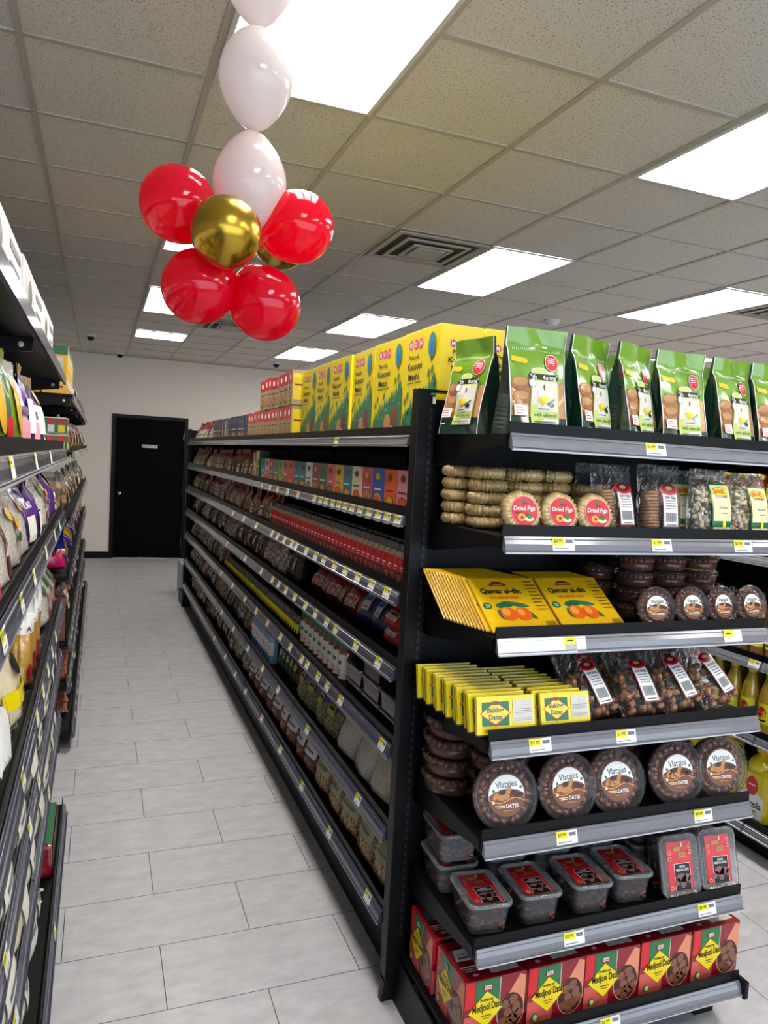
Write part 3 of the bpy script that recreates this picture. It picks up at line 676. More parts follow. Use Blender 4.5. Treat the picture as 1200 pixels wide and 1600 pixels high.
# -- yellow dried-leaf cartons
def methi():
    r = thing('spice_carton'); W, D, H = 0.275, 0.145, 0.345
    carton(W, D, H, YEL).build('box_body', r)
    m = MB(); A = Art(m, facemap('F', W, D, H))
    rnd = random.Random(5)
    for i, ch in enumerate('MDH'):
        A.ell(-0.085 + i * 0.04, 0.302, 0.018, 0.018, PINKC, 6, rot=30); 
        A.text(ch, -0.085 + i * 0.04, 0.302, 0.018, WHITE, bold=0.02)
    A.text('Peacock', -0.055, 0.262, 0.017, INK, 0.085); A.text('Kasoori', -0.045, 0.232, 0.022, INK, 0.115, bold=0.02); A.text('Methi', -0.05, 0.198, 0.022, INK, 0.085, bold=0.02)
    A.rect(-0.1, 0.01, 0.176, 0.179, BROWN)
    A.ell(0.085, 0.285, 0.028, 0.04, GREYINK, 20); A.ell(0.085, 0.285, 0.022, 0.034, TEAL, 18); A.ell(0.085, 0.275, 0.009, 0.02, BLUE, 10); A.poly([(0.078, 0.25), (0.092, 0.25), (0.085, 0.232)], BROWN)
    pts = [(-0.13, 0.004), (0.13, 0.004)]; n = 26
    top = []
    for i in range(n + 1):
        a_ = 0.13 - 0.26 * i / n; b_ = 0.06 + 0.115 * ((a_ + 0.13) / 0.26) ** 0.7 + (0.018 if i % 2 else -0.012) + rnd.uniform(-0.01, 0.01); top.append((a_, b_))
    for (a0, b0), (a1, b1) in zip(top, top[1:]): A.poly([(a0, 0.004), (a1, 0.004), (a1, b1), (a0, b0)][::-1], LEAFG, same=True)
    for _ in range(46):
        a_ = rnd.uniform(-0.12, 0.125); b_ = rnd.uniform(0.01, 0.075 + 0.11 * ((a_ + 0.13) / 0.26) ** 0.7)
        A.ell(a_, b_, 0.008, 0.004, LEAFG if rnd.random() < 0.4 else LIME, 7, same=True, rot=rnd.uniform(20, 120))
    for a_, b_ in ((0.07, 0.2), (0.095, 0.21), (0.11, 0.185), (-0.09, 0.14), (-0.11, 0.12), (-0.03, 0.15)): A.ell(a_, b_, 0.014, 0.007, LEAFG, 10, rot=70, same=True)
    A.ell(0.01, 0.055, 0.03, 0.032, TAN, 16); A.ell(0.075, 0.07, 0.032, 0.045, MAROON, 16); A.ell(-0.045, 0.02, 0.026, 0.018, TAN, 14); A.ell(0.055, 0.024, 0.03, 0.02, LORANGE, 14); A.ell(0.055, 0.026, 0.012, 0.012, BROWN, 10); A.ell(-0.045, 0.022, 0.01, 0.01, BROWN, 10)
    m.build('front_print', r)
    m = MB(); A = Art(m, facemap('R', W, D, H))
    for i, ch in enumerate('MDH'):
        A.ell(-0.028 + i * 0.028, 0.288, 0.0125, 0.0125, PINKC, 6, rot=30); A.text(ch, -0.028 + i * 0.028, 0.288, 0.012, WHITE, bold=0.02)
    A.text('Peacock', 0.003, 0.262, 0.013, INK, 0.062); A.text('Kasoori', 0.0, 0.238, 0.017, INK, 0.086, bold=0.02); A.text('Methi', 0.0, 0.212, 0.017, INK, 0.062, bold=0.02)
    A.ell(0, 0.168, 0.019, 0.019, BROWN, 20); A.ell(0, 0.168, 0.0135, 0.0135, TAN, 18); A.ell(0, 0.168, 0.006, 0.007, DRED, 4)
    A.rect(-0.035, 0.035, 0.138, 0.140, INK)
    for q in range(4): A.rect(-0.055, 0.055, 0.106 - q * 0.013, 0.1075 - q * 0.013, BROWN, same=True)
    m.build('side_print', r); return r
mt = methi()
for i, y in enumerate((2.195, 2.485, 2.775, 3.045, 3.31, 3.575)):
    lb = ['first tall yellow dried-leaf carton on the gondola, its end panel fully visible'] + [f'{nth(k)} tall yellow dried-leaf carton from the camera on top of the gondola' for k in range(2, 8)]
    place(mt, (1.025 + 0.004 * (i % 3), y, LV[0] + 0.001), R(-90) + (0, 0.02, -0.03, 0.02, -0.02, 0.02)[i], 0.0, 0, lb[i], 'box', 'tall yellow cartons', (1 if i < 3 else 0.94, 1, 1))
for i in range(6):
    place(mt, (1.18, 2.195 + i * 0.283, LV[0] + 0.001), R(-90), 0, 0, f'tall yellow carton in the row behind, {nth(i + 1)} from the camera, top of gondola', 'box', 'tall yellow cartons behind')
def small_box(w, d, h, body, top=None, top_v=0.68, pic=TAN, ttl=INK, side=None, txt=None, bowl=True, accent=None):
    r = thing('spice_box'); carton(w, d, h, body).build('box_body', r)
    m = MB(); A = Art(m, facemap('F', w, d, h))
    if top: A.rect(-w / 2 + 0.001, w / 2 - 0.001, h * top_v, h - 0.001, top)
    if bowl: A.ell(0, h * 0.22, w * 0.36, h * 0.16, accent or BROWN, 14); A.ell(0, h * 0.24, w * 0.28, h * 0.11, pic, 12)
    if txt: A.text(txt, 0, h * 0.58, h * 0.08, ttl, w * 0.7)
    A.ell(0, h * 0.8, w * 0.2, h * 0.09, accent or DRED if not top else WHITE, 10)
    A.rect(-w * 0.32, w * 0.32, h * 0.46, h * 0.50, ttl)
    m.build('front_print', r)
    m = MB(); A = Art(m, facemap('R', w, d, h)); A.rect(-d * 0.42, d * 0.42, h * 0.15, h * 0.9, side or body); A.rect(-d * 0.3, d * 0.3, h * 0.55, h * 0.6, ttl)
    m.build('side_print', r); return r
REDB = small_box(0.098, 0.07, 0.178, M('brown grey spice photo print', (164, 146, 112), 0.4, 0.3, 60), RED, 0.62, TAN, DRED, YEL, None, True, BROWN)
DKB = small_box(0.115, 0.07, 0.175, NAVY, None, 0.6, TAN, OFFW, YEL, None, True, GREYINK)
run(REDB, 3.74, 4.54, 0.1, 0, 'red-topped spice box in the upper tier', 'box', 'red-topped spice boxes, upper tier', xf=0.95, zoff=0.18, rot=0.12)
run(REDB, 3.74, 4.95, 0.1, 0, 'red-topped spice box in the lower tier', 'box', 'red-topped spice boxes, lower tier', xf=0.95, rot=0.03)
run(DKB, 4.97, 6.5, 0.118, 0, 'dark blue and yellow spice box', 'box', 'dark blue spice boxes', xf=0.95, rot=0.15)
# -- small colourful boxes on the second shelf
cols = [('pale pink', PINK, BROWN, ORANGE), ('orange', ORANGE, BROWN, YEL2), ('blue', BLUE, WHITE, ORANGE), ('magenta', MAG, WHITE, TAN), ('cream', CREAM, DRED, ORANGE), ('teal', TEAL, WHITE, LORANGE), ('yellow', YEL2, DRED, ORANGE),
        ('light red', M('rose card', (222, 96, 116), 0.4), WHITE, TAN), ('green', GREEN, WHITE, LORANGE), ('dark red', DRED, WHITE, TAN), ('white', WHITE, GREEN, TAN), ('lime green', M('apple green card', (130, 186, 60), 0.4), DGREEN, YEL2)]
protos = {c[0]: small_box(0.112, 0.05, 0.136, c[1], None, 0.6, c[3], c[2], None, None, True, YEL2 if c[0] in ('blue', 'dark red', 'magenta') else BROWN) for c in cols}
seq = ['pale pink', 'orange', 'blue', 'magenta', 'cream', 'teal', 'yellow', 'light red', 'green', 'dark red', 'white', 'teal', 'teal', 'orange', 'light red', 'lime green', 'green', 'dark red', 'pale pink', 'teal']
for i, c in enumerate(seq):
    y = 2.135 + i * 0.112
    place(protos[c], (0.915, y, LV[1] + 0.001), R(-90) + random.uniform(-0.03, 0.03), 0, 0, f'small {c} spice box, {nth(i + 1)} box from the near end of the second shelf', 'box', 'small colourful spice boxes', (0.96, 1, 1))
    if i < 12: place(protos[c], (0.972, y, LV[1] + 0.001), R(-90), 0, 0, f'small {c} spice box standing behind the {nth(i + 1)} box of the second shelf', 'box', 'small spice boxes behind', (0.96, 1, 1))
GB = small_box(0.09, 0.06, 0.178, GREEN, YEL, 0.7, TAN, WHITE); place(GB, (0.92, 4.42, LV[1] + 0.001), R(-90), 0, 0, 'taller green and yellow box ending the row of small boxes, second shelf', 'box')
GB2 = small_box(0.09, 0.06, 0.165, YEL2, GREEN, 0.7, TAN, DRED); place(GB2, (0.92, 4.52, LV[1] + 0.001), R(-90), 0, 0, 'taller yellow box beside the taller green box, second shelf', 'box')
# -- bags
RB = [plain_bag('seed_bag', 0.15, 0.2, 0.07, b_, DRED, 0.6, OFFW, s_, (0.12, 0.42, 0.5), DRED) for b_, s_ in ((B_WHT, 1), (B_TAN, 2), (B_RED, 3))]
RBN = ['white bean bag with dark red header', 'tan pulse bag with dark red header', 'brown lentil bag with dark red header']
CB = [plain_bag('clear_bag', 0.15, 0.2, 0.075, b_, None, 1, l_, s_, (0.3, 0.62, 0.5), st) for b_, l_, st, s_ in ((B_DRK, OFFW, DRED, 4), (B_WHT, OFFW, GREEN, 5), (B_GRN, WHITE, GREEN, 6))]
CBN = ['clear bag of dark seeds', 'clear bag of pale beans', 'clear bag of green pulses']
GRB = plain_bag('bean_bag', 0.17, 0.23, 0.08, B_RED, None, 1, WHITE, 7, (0.32, 0.86, 0.8), GREEN)
RSB = plain_bag('bean_bag', 0.18, 0.24, 0.085, B_TAN, None, 1, M('pale olive label', (170, 168, 130), 0.4), 8, (0.3, 0.86, 0.8), RED)
def mixrun(protos_, names, y, y_end, step, li, cat, group, start=1, xf=0.95, lean=0.12, second=False, pat=None, sc=1):
    k = start; i = 0
    while y + step * 0.5 < y_end:
        p = (pat[i % len(pat)] if pat else random.randrange(len(protos_)))
        rz = R(-90 + random.uniform(-9, 9)); s_ = sc * random.uniform(0.9, 1.0)
        place(protos_[p], (xf + random.uniform(0, 0.02), y + step / 2, LV[li] + 0.001), rz, lean * random.uniform(0.4, 1.6), 0,
              f'{names[p]}, {nth(k)} of the mixed bags, {SHN[li]}', cat, group, (min(s_, step / 0.162), s_, s_ * random.uniform(0.92, 1.02)))
        if second:
            place(protos_[p], (xf + 0.12, y + step / 2 + random.uniform(-.01, .01), LV[li] + 0.001), rz, lean, 0,
                  f'{names[p]} behind the {nth(k)} mixed bag, {SHN[li]}', cat, group + ', behind', (min(s_, step / 0.162), s_, s_))
        y += step; k += 1; i += 1
    return k
mixrun(RB, RBN, 6.52, 7.82, 0.17, 0, 'bag', 'red-topped bags at the far end of the top shelf', sc=1.05)
mixrun(RB, RBN, 4.62, 7.82, 0.125, 1, 'bag', 'red-topped bags, second shelf', xf=0.93, lean=0.15)
# -- red-labelled glass jars, third shelf
def jar():
    r = thing('spice_jar')
    MB().lathe([(0.021, 0), (0.023, 0.004), (0.023, 0.1), (0.02, 0.112), (0.016, 0.12)], 14, M('glass jar of ground spice', (170, 140, 104), 0.12, 0.2, 50, coat=1)).build('glass_body', r)
    m = MB(); A = Art(m, lambda a, b, o: (math.sin(a / 0.023) * (0.0232 + o), -math.cos(a / 0.023) * (0.0232 + o), b))
    A.rect(-0.062, 0.062, 0.048, 0.096, RED, 16, 1); A.rect(-0.062, 0.062, 0.04, 0.05, MAROON, 16, 1); A.rect(-0.016, 0.016, 0.012, 0.038, DRED, 6, 1)
    A.rect(-0.014, 0.014, 0.066, 0.07, WHITE, 3, 1); A.rect(-0.01, 0.01, 0.058, 0.06, WHITE, 3, 1); m.build('label', r)
    MB().lathe([(0.019, 0.112), (0.0195, 0.114), (0.0195, 0.136), (0.018, 0.139)], 14, M('smoky clear lid', (72, 70, 70), 0.15, coat=1)).build('lid', r); return r
JR = jar()
run(JR, 2.07, 3.98, 0.052, 2, 'red-labelled glass spice jar', 'jar', 'red-labelled spice jars, front row', xf=0.905, jit=0)
y = 2.09
for k in range(34):
    place(JR, (0.957, y, LV[2] + 0.001), R(-90), 0, 0, f'red-labelled spice jar behind the {nth(k + 1)} front jar, third shelf', 'jar', 'red-labelled spice jars, second row'); y += 0.054
mixrun(RB, RBN, 4.02, 7.82, 0.13, 2, 'bag', 'red-topped bags, third shelf', xf=0.93, lean=0.15)
# -- fourth shelf
RP = plain_bag('snack_bag', 0.17, 0.2, 0.08, DRED, MAROON, 0.7, B_WHT, 11, (0.1, 0.35, 0.6), RED); BP = plain_bag('snack_bag', 0.17, 0.2, 0.08, NAVY, None, 1, OFFW, 12, (0.25, 0.6, 0.3), BLUE)
SRP = plain_bag('snack_bag', 0.16, 0.08, 0.05, RED, None, 1, OFFW, 13, (0.3, 0.7, 0.6), DRED)
for i, (y, z) in enumerate(((2.14, 0), (2.14, 0.055), (2.3, 0), (2.3, 0.055))):
    place(SRP, (0.95, y, LV[3] + 0.002 + z), R(-90), 0.5, 0, f'shiny red packet, {"lower" if z == 0 else "upper"} one of the {"near" if y < 2.2 else "far"} pile, fourth shelf', 'packet', 'shiny red packets')
for i, y in enumerate((2.47, 2.6)): place(BP, (0.97, y, LV[3] + 0.001), R(-90 + 12 * i), 0.45, 0, f'blue and white packet leaning back on the fourth shelf, {"nearer" if i == 0 else "farther"} of two', 'bag', 'blue packets')
for i in range(5): place(RP, (0.985, 2.8 + i * 0.125, LV[3] + 0.001), R(-90 + (8, -10, 14, -6, 10)[i]), 0.45, 0, f'dark red packet leaning back on the fourth shelf, {nth(i + 1)} beyond the blue packets', 'bag', 'dark red packets')
RB2 = RB + CB; RBN2 = RBN + CBN
mixrun(RB2, RBN2, 3.5, 7.82, 0.13, 3, 'bag', 'mixed bags, fourth shelf', xf=0.93, lean=0.12, pat=[3, 3, 4, 0, 1, 0, 3, 2, 3, 3, 2])
# -- fifth shelf: trays, green-capped bottles, small dark jars, bags
def blk_tray():
    r = thing('food_tray'); MB().prism([(-0.07, 0), (0.07, 0), (0.08, 0.045), (-0.08, 0.045)], -0.06, 0.06, M('black tray plastic', (26, 26, 28), 0.2, coat=1), 'y').build('tray', r)
    MB().box(-0.085, 0.085, -0.065, 0.065, 0.045, 0.062, M('dark smoked lid', (58, 58, 62), 0.15, coat=1), 0.006).build('lid', r); return r
BT = blk_tray()
for i, (y, q) in enumerate(((2.14, 0), (2.14, 1), (2.32, 0), (2.32, 1), (2.32, 2), (2.5, 0), (2.5, 1))):
    place(BT, (0.95, y, LV[4] + 0.001 + q * 0.064), R(-90), 0, 0, f'black lidded tray, {("bottom", "second", "top")[q]} of the {("near", "middle", "far")[round((y - 2.14) / 0.18)]} pile on the fifth shelf', 'tray', 'black trays')
def gcap():
    r = thing('condiment_bottle'); MB().lathe([(0.03, 0), (0.034, 0.01), (0.034, 0.13), (0.026, 0.15)], 16, M('brown condiment in clear plastic', (122, 62, 40), 0.15, 0.3, 50, coat=1)).build('bottle_body', r)
    m = MB(); A = Art(m, lambda a, b, o: (math.sin(a / 0.034) * (0.0342 + o), -math.cos(a / 0.034) * (0.0342 + o), b)); A.rect(-0.045, 0.045, 0.03, 0.125, OFFW, 12, 1); A.ell(0, 0.05, 0.018, 0.014, DRED, 12); A.rect(-0.02, 0.02, 0.085, 0.1, GREEN, 5, 1); m.build('label', r)
    MB().lathe([(0.03, 0.146), (0.031, 0.148), (0.031, 0.172), (0.028, 0.176)], 16, GREEN).build('cap', r); return r
run(gcap(), 2.62, 3.3, 0.072, 4, 'green-capped bottle with white label', 'bottle', 'green-capped bottles', xf=0.915, jit=0)
def ycap():
    r = thing('seasoning_jar'); MB().lathe([(0.02, 0), (0.021, 0.004), (0.021, 0.085), (0.017, 0.095)], 12, M('dark jar of seasoning', (46, 38, 30), 0.15, 0.2, coat=1)).build('jar_body', r)
    m = MB(); A = Art(m, lambda a, b, o: (math.sin(a / 0.021) * (0.0212 + o), -math.cos(a / 0.021) * (0.0212 + o), b)); A.rect(-0.024, 0.024, 0.034, 0.078, TAGY, 8, 1); A.rect(-0.005, 0.012, 0.03, 0.05, INK, 4, 1); A.rect(-0.024, -0.012, 0.034, 0.05, INK, 4, 1, same=True); A.ell(0, 0.053, 0.006, 0.006, INK, 8); m.build('label', r)
    MB().lathe([(0.018, 0.093), (0.0185, 0.095), (0.0185, 0.118), (0.017, 0.12)], 12, M('smoky grinder cap', (88, 84, 86), 0.15, coat=1)).build('cap', r); return r
run(ycap(), 3.34, 5.5, 0.048, 4, 'small dark jar with yellow label', 'jar', 'small dark jars with yellow labels', xf=0.91, jit=0)
mixrun(RB2, RBN2, 5.55, 7.82, 0.14, 4, 'bag', 'mixed bags, fifth shelf', xf=0.93, lean=0.12, pat=[1, 2, 4, 0])
# -- sixth shelf
RICE = plain_bag('rice_bag', 0.19, 0.24, 0.09, B_RICE, None, 1, M('faint tan label', (184, 170, 140), 0.4), 21, (0.62, 0.8, 0.25), BROWN); PUR = plain_bag('grain_bag', 0.17, 0.24, 0.08, B_GRN, PURPLE, 0.52, M('dull yellow label', (196, 184, 84), 0.4), 22, (0.42, 0.6, 0.4), INK)
for i in range(3): place(RICE, (0.922, 2.22 + i * 0.19, LV[5] + 0.001), R(-90 + (6, -6, 4)[i]), 0.28, 0, f'clear bag of white rice lying back, {nth(i + 1)} from the near end, sixth shelf', 'bag', 'rice bags')
for i in range(4): place(PUR, (0.92, 2.80 + i * 0.155, LV[5] + 0.001), R(-90 + (5, -4, 6, -5)[i]), 0.25, 0, f'grain bag with purple top, {nth(i + 1)} beyond the rice bags, sixth shelf', 'bag', 'purple-topped grain bags', (0.92, 1, 0.9))
for i in range(3): place(RICE, (1.06, 2.25 + i * 0.2, LV[5] + 0.001), R(-90), 0.28, 0, f'bag of white rice behind the {nth(i + 1)} rice bag of the sixth shelf', 'bag', 'rice bags behind')
STR = plain_bag('pulse_bag', 0.1, 0.19, 0.06, B_RED, None, 1, GREEN, 23, (0.15, 0.6, 0.55), WHITE); run(STR, 3.46, 3.86, 0.075, 5, 'narrow bag of brown pulses with green label', 'bag', 'narrow green-labelled bags', xf=0.95, lean=0.1)
def wbot():
    r = thing('water_bottle'); MB().lathe([(0.026, 0), (0.029, 0.008), (0.029, 0.12), (0.022, 0.15), (0.014, 0.158)], 14, M('light blue bottle', (150, 190, 224), 0.2, 0.1, coat=1)).build('bottle_body', r)
    m = MB(); A = Art(m, lambda a, b, o: (math.sin(a / 0.029) * (0.0292 + o), -math.cos(a / 0.029) * (0.0292 + o), b)); A.rect(-0.04, 0.04, 0.05, 0.12, WHITE, 10, 1); A.ell(0, 0.09, 0.014, 0.014, RED, 10); A.ell(0, 0.03, 0.02, 0.015, BLUE, 10); m.build('label', r)
    MB().lathe([(0.016, 0.156), (0.017, 0.158), (0.017, 0.175)], 12, RED).build('cap', r); return r
run(wbot(), 3.87, 4.4, 0.066, 5, 'blue and white bottle with red cap', 'bottle', 'blue and white bottles', xf=0.915, jit=0)
mixrun(RB2, RBN2, 4.45, 7.82, 0.145, 5, 'bag', 'mixed bags, sixth shelf', xf=0.93, lean=0.15, pat=[4, 1, 5, 4, 5, 3, 1, 2, 0])
# -- base shelf
for i in range(5): 
    place(RSB, (0.92, 2.17 + i * 0.18, LV[6] + 0.001), R(-90 + (4, -4, 5, -4, 4)[i]), 0.32, 0, f'bean bag with red-striped olive label, {nth(i + 1)} from the near end, base shelf', 'bag', 'red-striped bean bags')
    place(RSB, (1.07, 2.2 + i * 0.18, LV[6] + 0.001), R(-90), 0.32, 0, f'red-striped bean bag behind the {nth(i + 1)} front one, base shelf', 'bag', 'red-striped bean bags behind')
for i in range(9):
    place(GRB, (0.918, 3.08 + i * 0.165, LV[6] + 0.001), R(-90 + (4, -4, 5, -5, 4, -4, 5, -3, 5)[i]), 0.3, 0, f'bean bag with white and green label, {nth(i + 1)} of its kind along the base shelf', 'bag', 'green-labelled bean bags')
    if i < 5: place(GRB, (1.06, 3.1 + i * 0.165, LV[6] + 0.001), R(-90), 0.3, 0, f'green-labelled bean bag behind the {nth(i + 1)} front one, base shelf', 'bag', 'green-labelled bean bags behind')
mixrun(RB2, RBN2, 4.6, 7.82, 0.15, 6, 'bag', 'mixed bags, base shelf', xf=0.93, lean=0.15, pat=[4, 5, 4, 1, 5, 3, 3, 2], sc=1.1)

# ------------------------------------------------------------------ end display products
ED = 'end display'
def stuff(o): o['kind'] = 'stuff'; return o
# --- toast bags
def toast_bag():
    r = thing('toast_bag'); W, H = 0.165, 0.272
    dep = lambda v: (0.09 * (1 - v / 0.80) ** 0.7 + 0.01) if v < 0.8 else 0.004 + 0.012 * max(0, 0.86 - v)
    def fr(u, v, side):
        d = dep(v); x = u * W / 2 * (1 - 0.05 * math.sin(math.pi * min(1, v / 0.8)) + (0.02 if v > 0.8 else 0))
        wv = 0.002 * math.sin(9 * v + 3 * u) + 0.0025 * math.sin(5 * u + 14 * v) * (1 - u * u)
        y = (-d / 2 - 0.004 * (1 - u * u) + wv) if side == 0 else d / 2 - wv
        if v > 0.8: y += -0.03 * (v - 0.8) + 0.004 * math.sin(4 * u)
        return x, y, v * H
    m = MB(); NX, NZ = 12, 24
    for side in (0, 1):
        for v0, v1, mat in ((0, 0.17, DGREEN), (0.17, 0.5, TOAST if side == 0 else DGREEN), (0.5, 1, LGREEN if side == 0 else DGREEN)):
            n = round(NZ * (v1 - v0)); pts = [fr(-1 + 2 * i / NX, v0 + (v1 - v0) * j / n, side) for j in range(n + 1) for i in range(NX + 1)]
            m.add(pts, [(j * (NX + 1) + i, j * (NX + 1) + i + 1, (j + 1) * (NX + 1) + i + 1, (j + 1) * (NX + 1) + i) for j in range(n) for i in range(NX)], mat, True)
    for s in (-1, 1): # folded side gussets
        pts = []
        for j in range(NZ + 1):
            v = j / NZ; a_ = fr(s, v, 0); b_ = fr(s, v, 1); ins = 0.35 * min(0.04, dep(v) * 0.6)
            pts += [a_, ((a_[0] + b_[0]) / 2 - s * ins, (a_[1] + b_[1]) / 2, v * H), b_]
        m.add(pts, [(3 * j + k, 3 * j + k + 1, 3 * j + k + 4, 3 * j + k + 3) for j in range(NZ) for k in (0, 1)], DGREEN, False)
    m.box(-W / 2 + 0.004, W / 2 - 0.004, -0.046, 0.046, 0, 0.001, DGREEN); m.build('bag', r)
    m = MB()
    for s in (-1, 1):
        pts = [fr(s, j / NZ, 0) for j in range(NZ + 1)]; q = []
        for p in pts: q += [(p[0] + s * 0.0004, p[1] - 0.0012, p[2]), (p[0] - s * 0.0022, p[1] - 0.0016, p[2])]
        MB().add(q, [(2 * j, 2 * j + 1, 2 * j + 3, 2 * j + 2) for j in range(NZ)], WHITE).build('piping', r)
    def fn(a, b, o):
        p = fr(max(-1, min(1, a / (W / 2))), max(0, min(1, b / H)), 0); return (a, p[1] - 0.0014 - o * 0.9, b)
    m = MB(); A = Art(m, fn)
    for k in range(3): A.ell(-0.05 + 0.004 * (k % 2), 0.062 + k * 0.034, 0.026, 0.018, M('bread crust', (158, 104, 60), 0.5, 0.3, 60, coat=0.5), 12, rings=2)
    for k in range(3): A.ell(-0.052 + 0.004 * (k % 2), 0.066 + k * 0.034, 0.020, 0.011, TOAST, 12)
    for k in range(26): A.poly([(-0.07 + k * 0.0054, 0.214), (-0.069 + k * 0.0054, 0.214), (-0.0665 + k * 0.0054, 0.221), (-0.0675 + k * 0.0054, 0.221)], WHITE, same=True)
    A.poly([(-0.074, 0.185), (-0.035, 0.180), (-0.028, 0.187), (-0.034, 0.194), (-0.074, 0.198)][::1], YEL2)
    A.ell(0.04, 0.188, 0.021, 0.022, WHITE, 18, rings=2); A.ell(0.04, 0.188, 0.0195, 0.0205, RED, 18, rings=2)
    for q in range(4): A.rect(0.028, 0.052, 0.198 - q * 0.0055, 0.2 - q * 0.0055, WHITE, same=True)
    A.ell(0.002, 0.163, 0.024, 0.010, WHITE, 16); A.ell(0.002, 0.163, 0.021, 0.008, LIME, 16)
    A.rect(-0.028, 0.057, 0.141, 0.157, INK, 4, 1); A.text('"the Manna"', 0.015, 0.149, 0.012, WHITE, width=0.08)
    A.rect(-0.024, 0.055, 0.026, 0.141, LIME, 4, 4); A.rect(-0.021, 0.052, 0.062, 0.138, OFFW, 4, 3); A.rect(-0.023, 0.054, 0.029, 0.043, WHITE, 4, 1)
    A.ell(-0.02, 0.132, 0.011, 0.0115, GREYINK, 16); A.ell(-0.02, 0.132, 0.0095, 0.01, WHITE, 16)
    A.ell(0.014, 0.123, 0.003, 0.008, BROWN, 8); A.ell(0.01, 0.09, 0.016, 0.009, YEL2, 12); A.ell(0.014, 0.094, 0.010, 0.006, TAGY, 10); A.ell(0.028, 0.083, 0.008, 0.005, GREEN, 8, rot=20); A.ell(0.034, 0.079, 0.007, 0.006, DGREEN, 8); A.ell(0.036, 0.09, 0.010, 0.0025, GREEN, 8, rot=30)
    A.rect(-0.004, 0.026, 0.0665, 0.069, GREYINK); A.text('with olive oil', 0.016, 0.053, 0.009, GREEN, width=0.062)
    A.rect(-0.016, 0.045, 0.034, 0.037, GREYINK); A.rect(-0.072, -0.034, 0.048, 0.074, WHITE)
    for q in range(3): A.rect(-0.068, -0.038, 0.053 + q * 0.007, 0.055 + q * 0.007, RED, same=True)
    A.rect(-0.066, -0.046, 0.028, 0.031, WHITE); m.build('front_print', r); return r
TB = toast_bag()
for k, (x, y, rz, sc) in enumerate(((0.965, 1.845, -76, 0.97), (1.035, 1.66, -3, 1.0), (1.2, 1.66, 22, 0.98), (1.345, 1.66, 24, 0.97), (1.505, 1.66, 0, 0.96), (1.69, 1.66, 10, 0.95), (1.85, 1.665, 4, 0.95))):
    lb = 'green toast bag turned sideways, standing behind the others at the black post' if k == 0 else f'green toast bag, {nth(k)} from the black post, front row on the end display top'
    place(TB, (x, y, EL[0] + 0.001), R(rz), 0.0, 0, lb, 'bag', 'green toast bags', (sc, 1, sc))
for k, x in enumerate((1.22, 1.4, 1.58, 1.75)):
    place(TB, (x, 1.82, EL[0] + 0.001), R((4, -6, 5, -3)[k]), 0, 0, f'green toast bag mostly hidden in the back row, {nth(k + 1)} from the black post', 'bag', 'green toast bags, back row', (0.95, 1, 0.95))
# --- dried fig rings
def fig_ring(label=False):
    r = thing('dried_fig_ring'); m = MB(); NA, NB = 108, 8; pts = []; rnd = random.Random(3)
    jit = [rnd.uniform(0.92, 1.06) for _ in range(27)]
    for i in range(NA):
        a_ = 2 * math.pi * i / NA; lob = abs(math.cos(13.5 * a_)) ** 0.5; rr = (0.0145 + 0.0036 * lob) * jit[int(i / 4) % 27]
        for j in range(NB):
            b_ = 2 * math.pi * j / NB; q = 0.038 + rr * 1.12 * math.cos(b_); pts.append((q * math.cos(a_), q * math.sin(a_), 0.0165 + rr * 0.95 * math.copysign(abs(math.sin(b_)) ** 0.7, math.sin(b_))))
    m.add(pts, [(i * NB + j, ((i + 1) % NA) * NB + j, ((i + 1) % NA) * NB + (j + 1) % NB, i * NB + (j + 1) % NB) for i in range(NA) for j in range(NB)], FIG, True)
    m.build('figs', r)
    MB().lathe([(0.03, 0.0005), (0.052, 0.003), (0.0582, 0.012), (0.0582, 0.021), (0.052, 0.0305), (0.03, 0.0335)], 34, FILM).build('film_wrap', r)
    if label:
        m = MB(); A = Art(m, lambda a, b, o: (a, b, 0.0345 + o)); A.ell(0, 0, 0.04, 0.04, PINK, 28); A.ell(0, 0, 0.038, 0.038, RED, 28)
        A.text('Dried Figs', 0, 0.006, 0.011, WHITE, width=0.062, bold=0.02, shear=0.15); A.ell(0, 0.026, 0.006, 0.006, GREEN, 8); A.ell(0.002, 0.02, 0.01, 0.003, DRED, 8)
        A.rect(-0.03, -0.01, -0.004, -0.0025, INK); A.ell(-0.01, -0.016, 0.012, 0.01, LORANGE, 14); A.ell(-0.009, -0.016, 0.005, 0.004, BROWN, 10); A.ell(0.012, -0.02, 0.014, 0.006, CREAM, 12); A.ell(0.012, -0.012, 0.008, 0.008, GREEN, 8); m.build('paper_label', r)
    return r
FR = fig_ring(); FL = fig_ring(True)
for k, x in enumerate((1.0, 1.113, 1.222)):
    place(FL, (x, 1.632, EL[1] + 0.001), 0, R(-76), 0, f'dried fig ring with round red label, {nth(k + 1)} of three from the black post', 'dried figs', 'labelled fig rings')
si = 0
for nm, x, y, n in (('deepest', 0.975, 1.905, 5), ('second', 1.0, 1.79, 5), ('third', 1.085, 1.755, 5), ('fourth', 1.20, 1.79, 5), ('fifth', 1.30, 1.75, 4), ('sixth', 1.12, 1.88, 5)):
    for q in range(n):
        place(FR, (x + random.uniform(-.004, .004), y + random.uniform(-.004, .004), EL[1] + 0.001 + q * 0.0335), random.uniform(0, 6), 0, 0, f'plain dried fig ring, {nth(q + 1)} up in the {nm} fig stack from the black post', 'dried figs', 'stacked fig rings', (1, 1, 0.98))
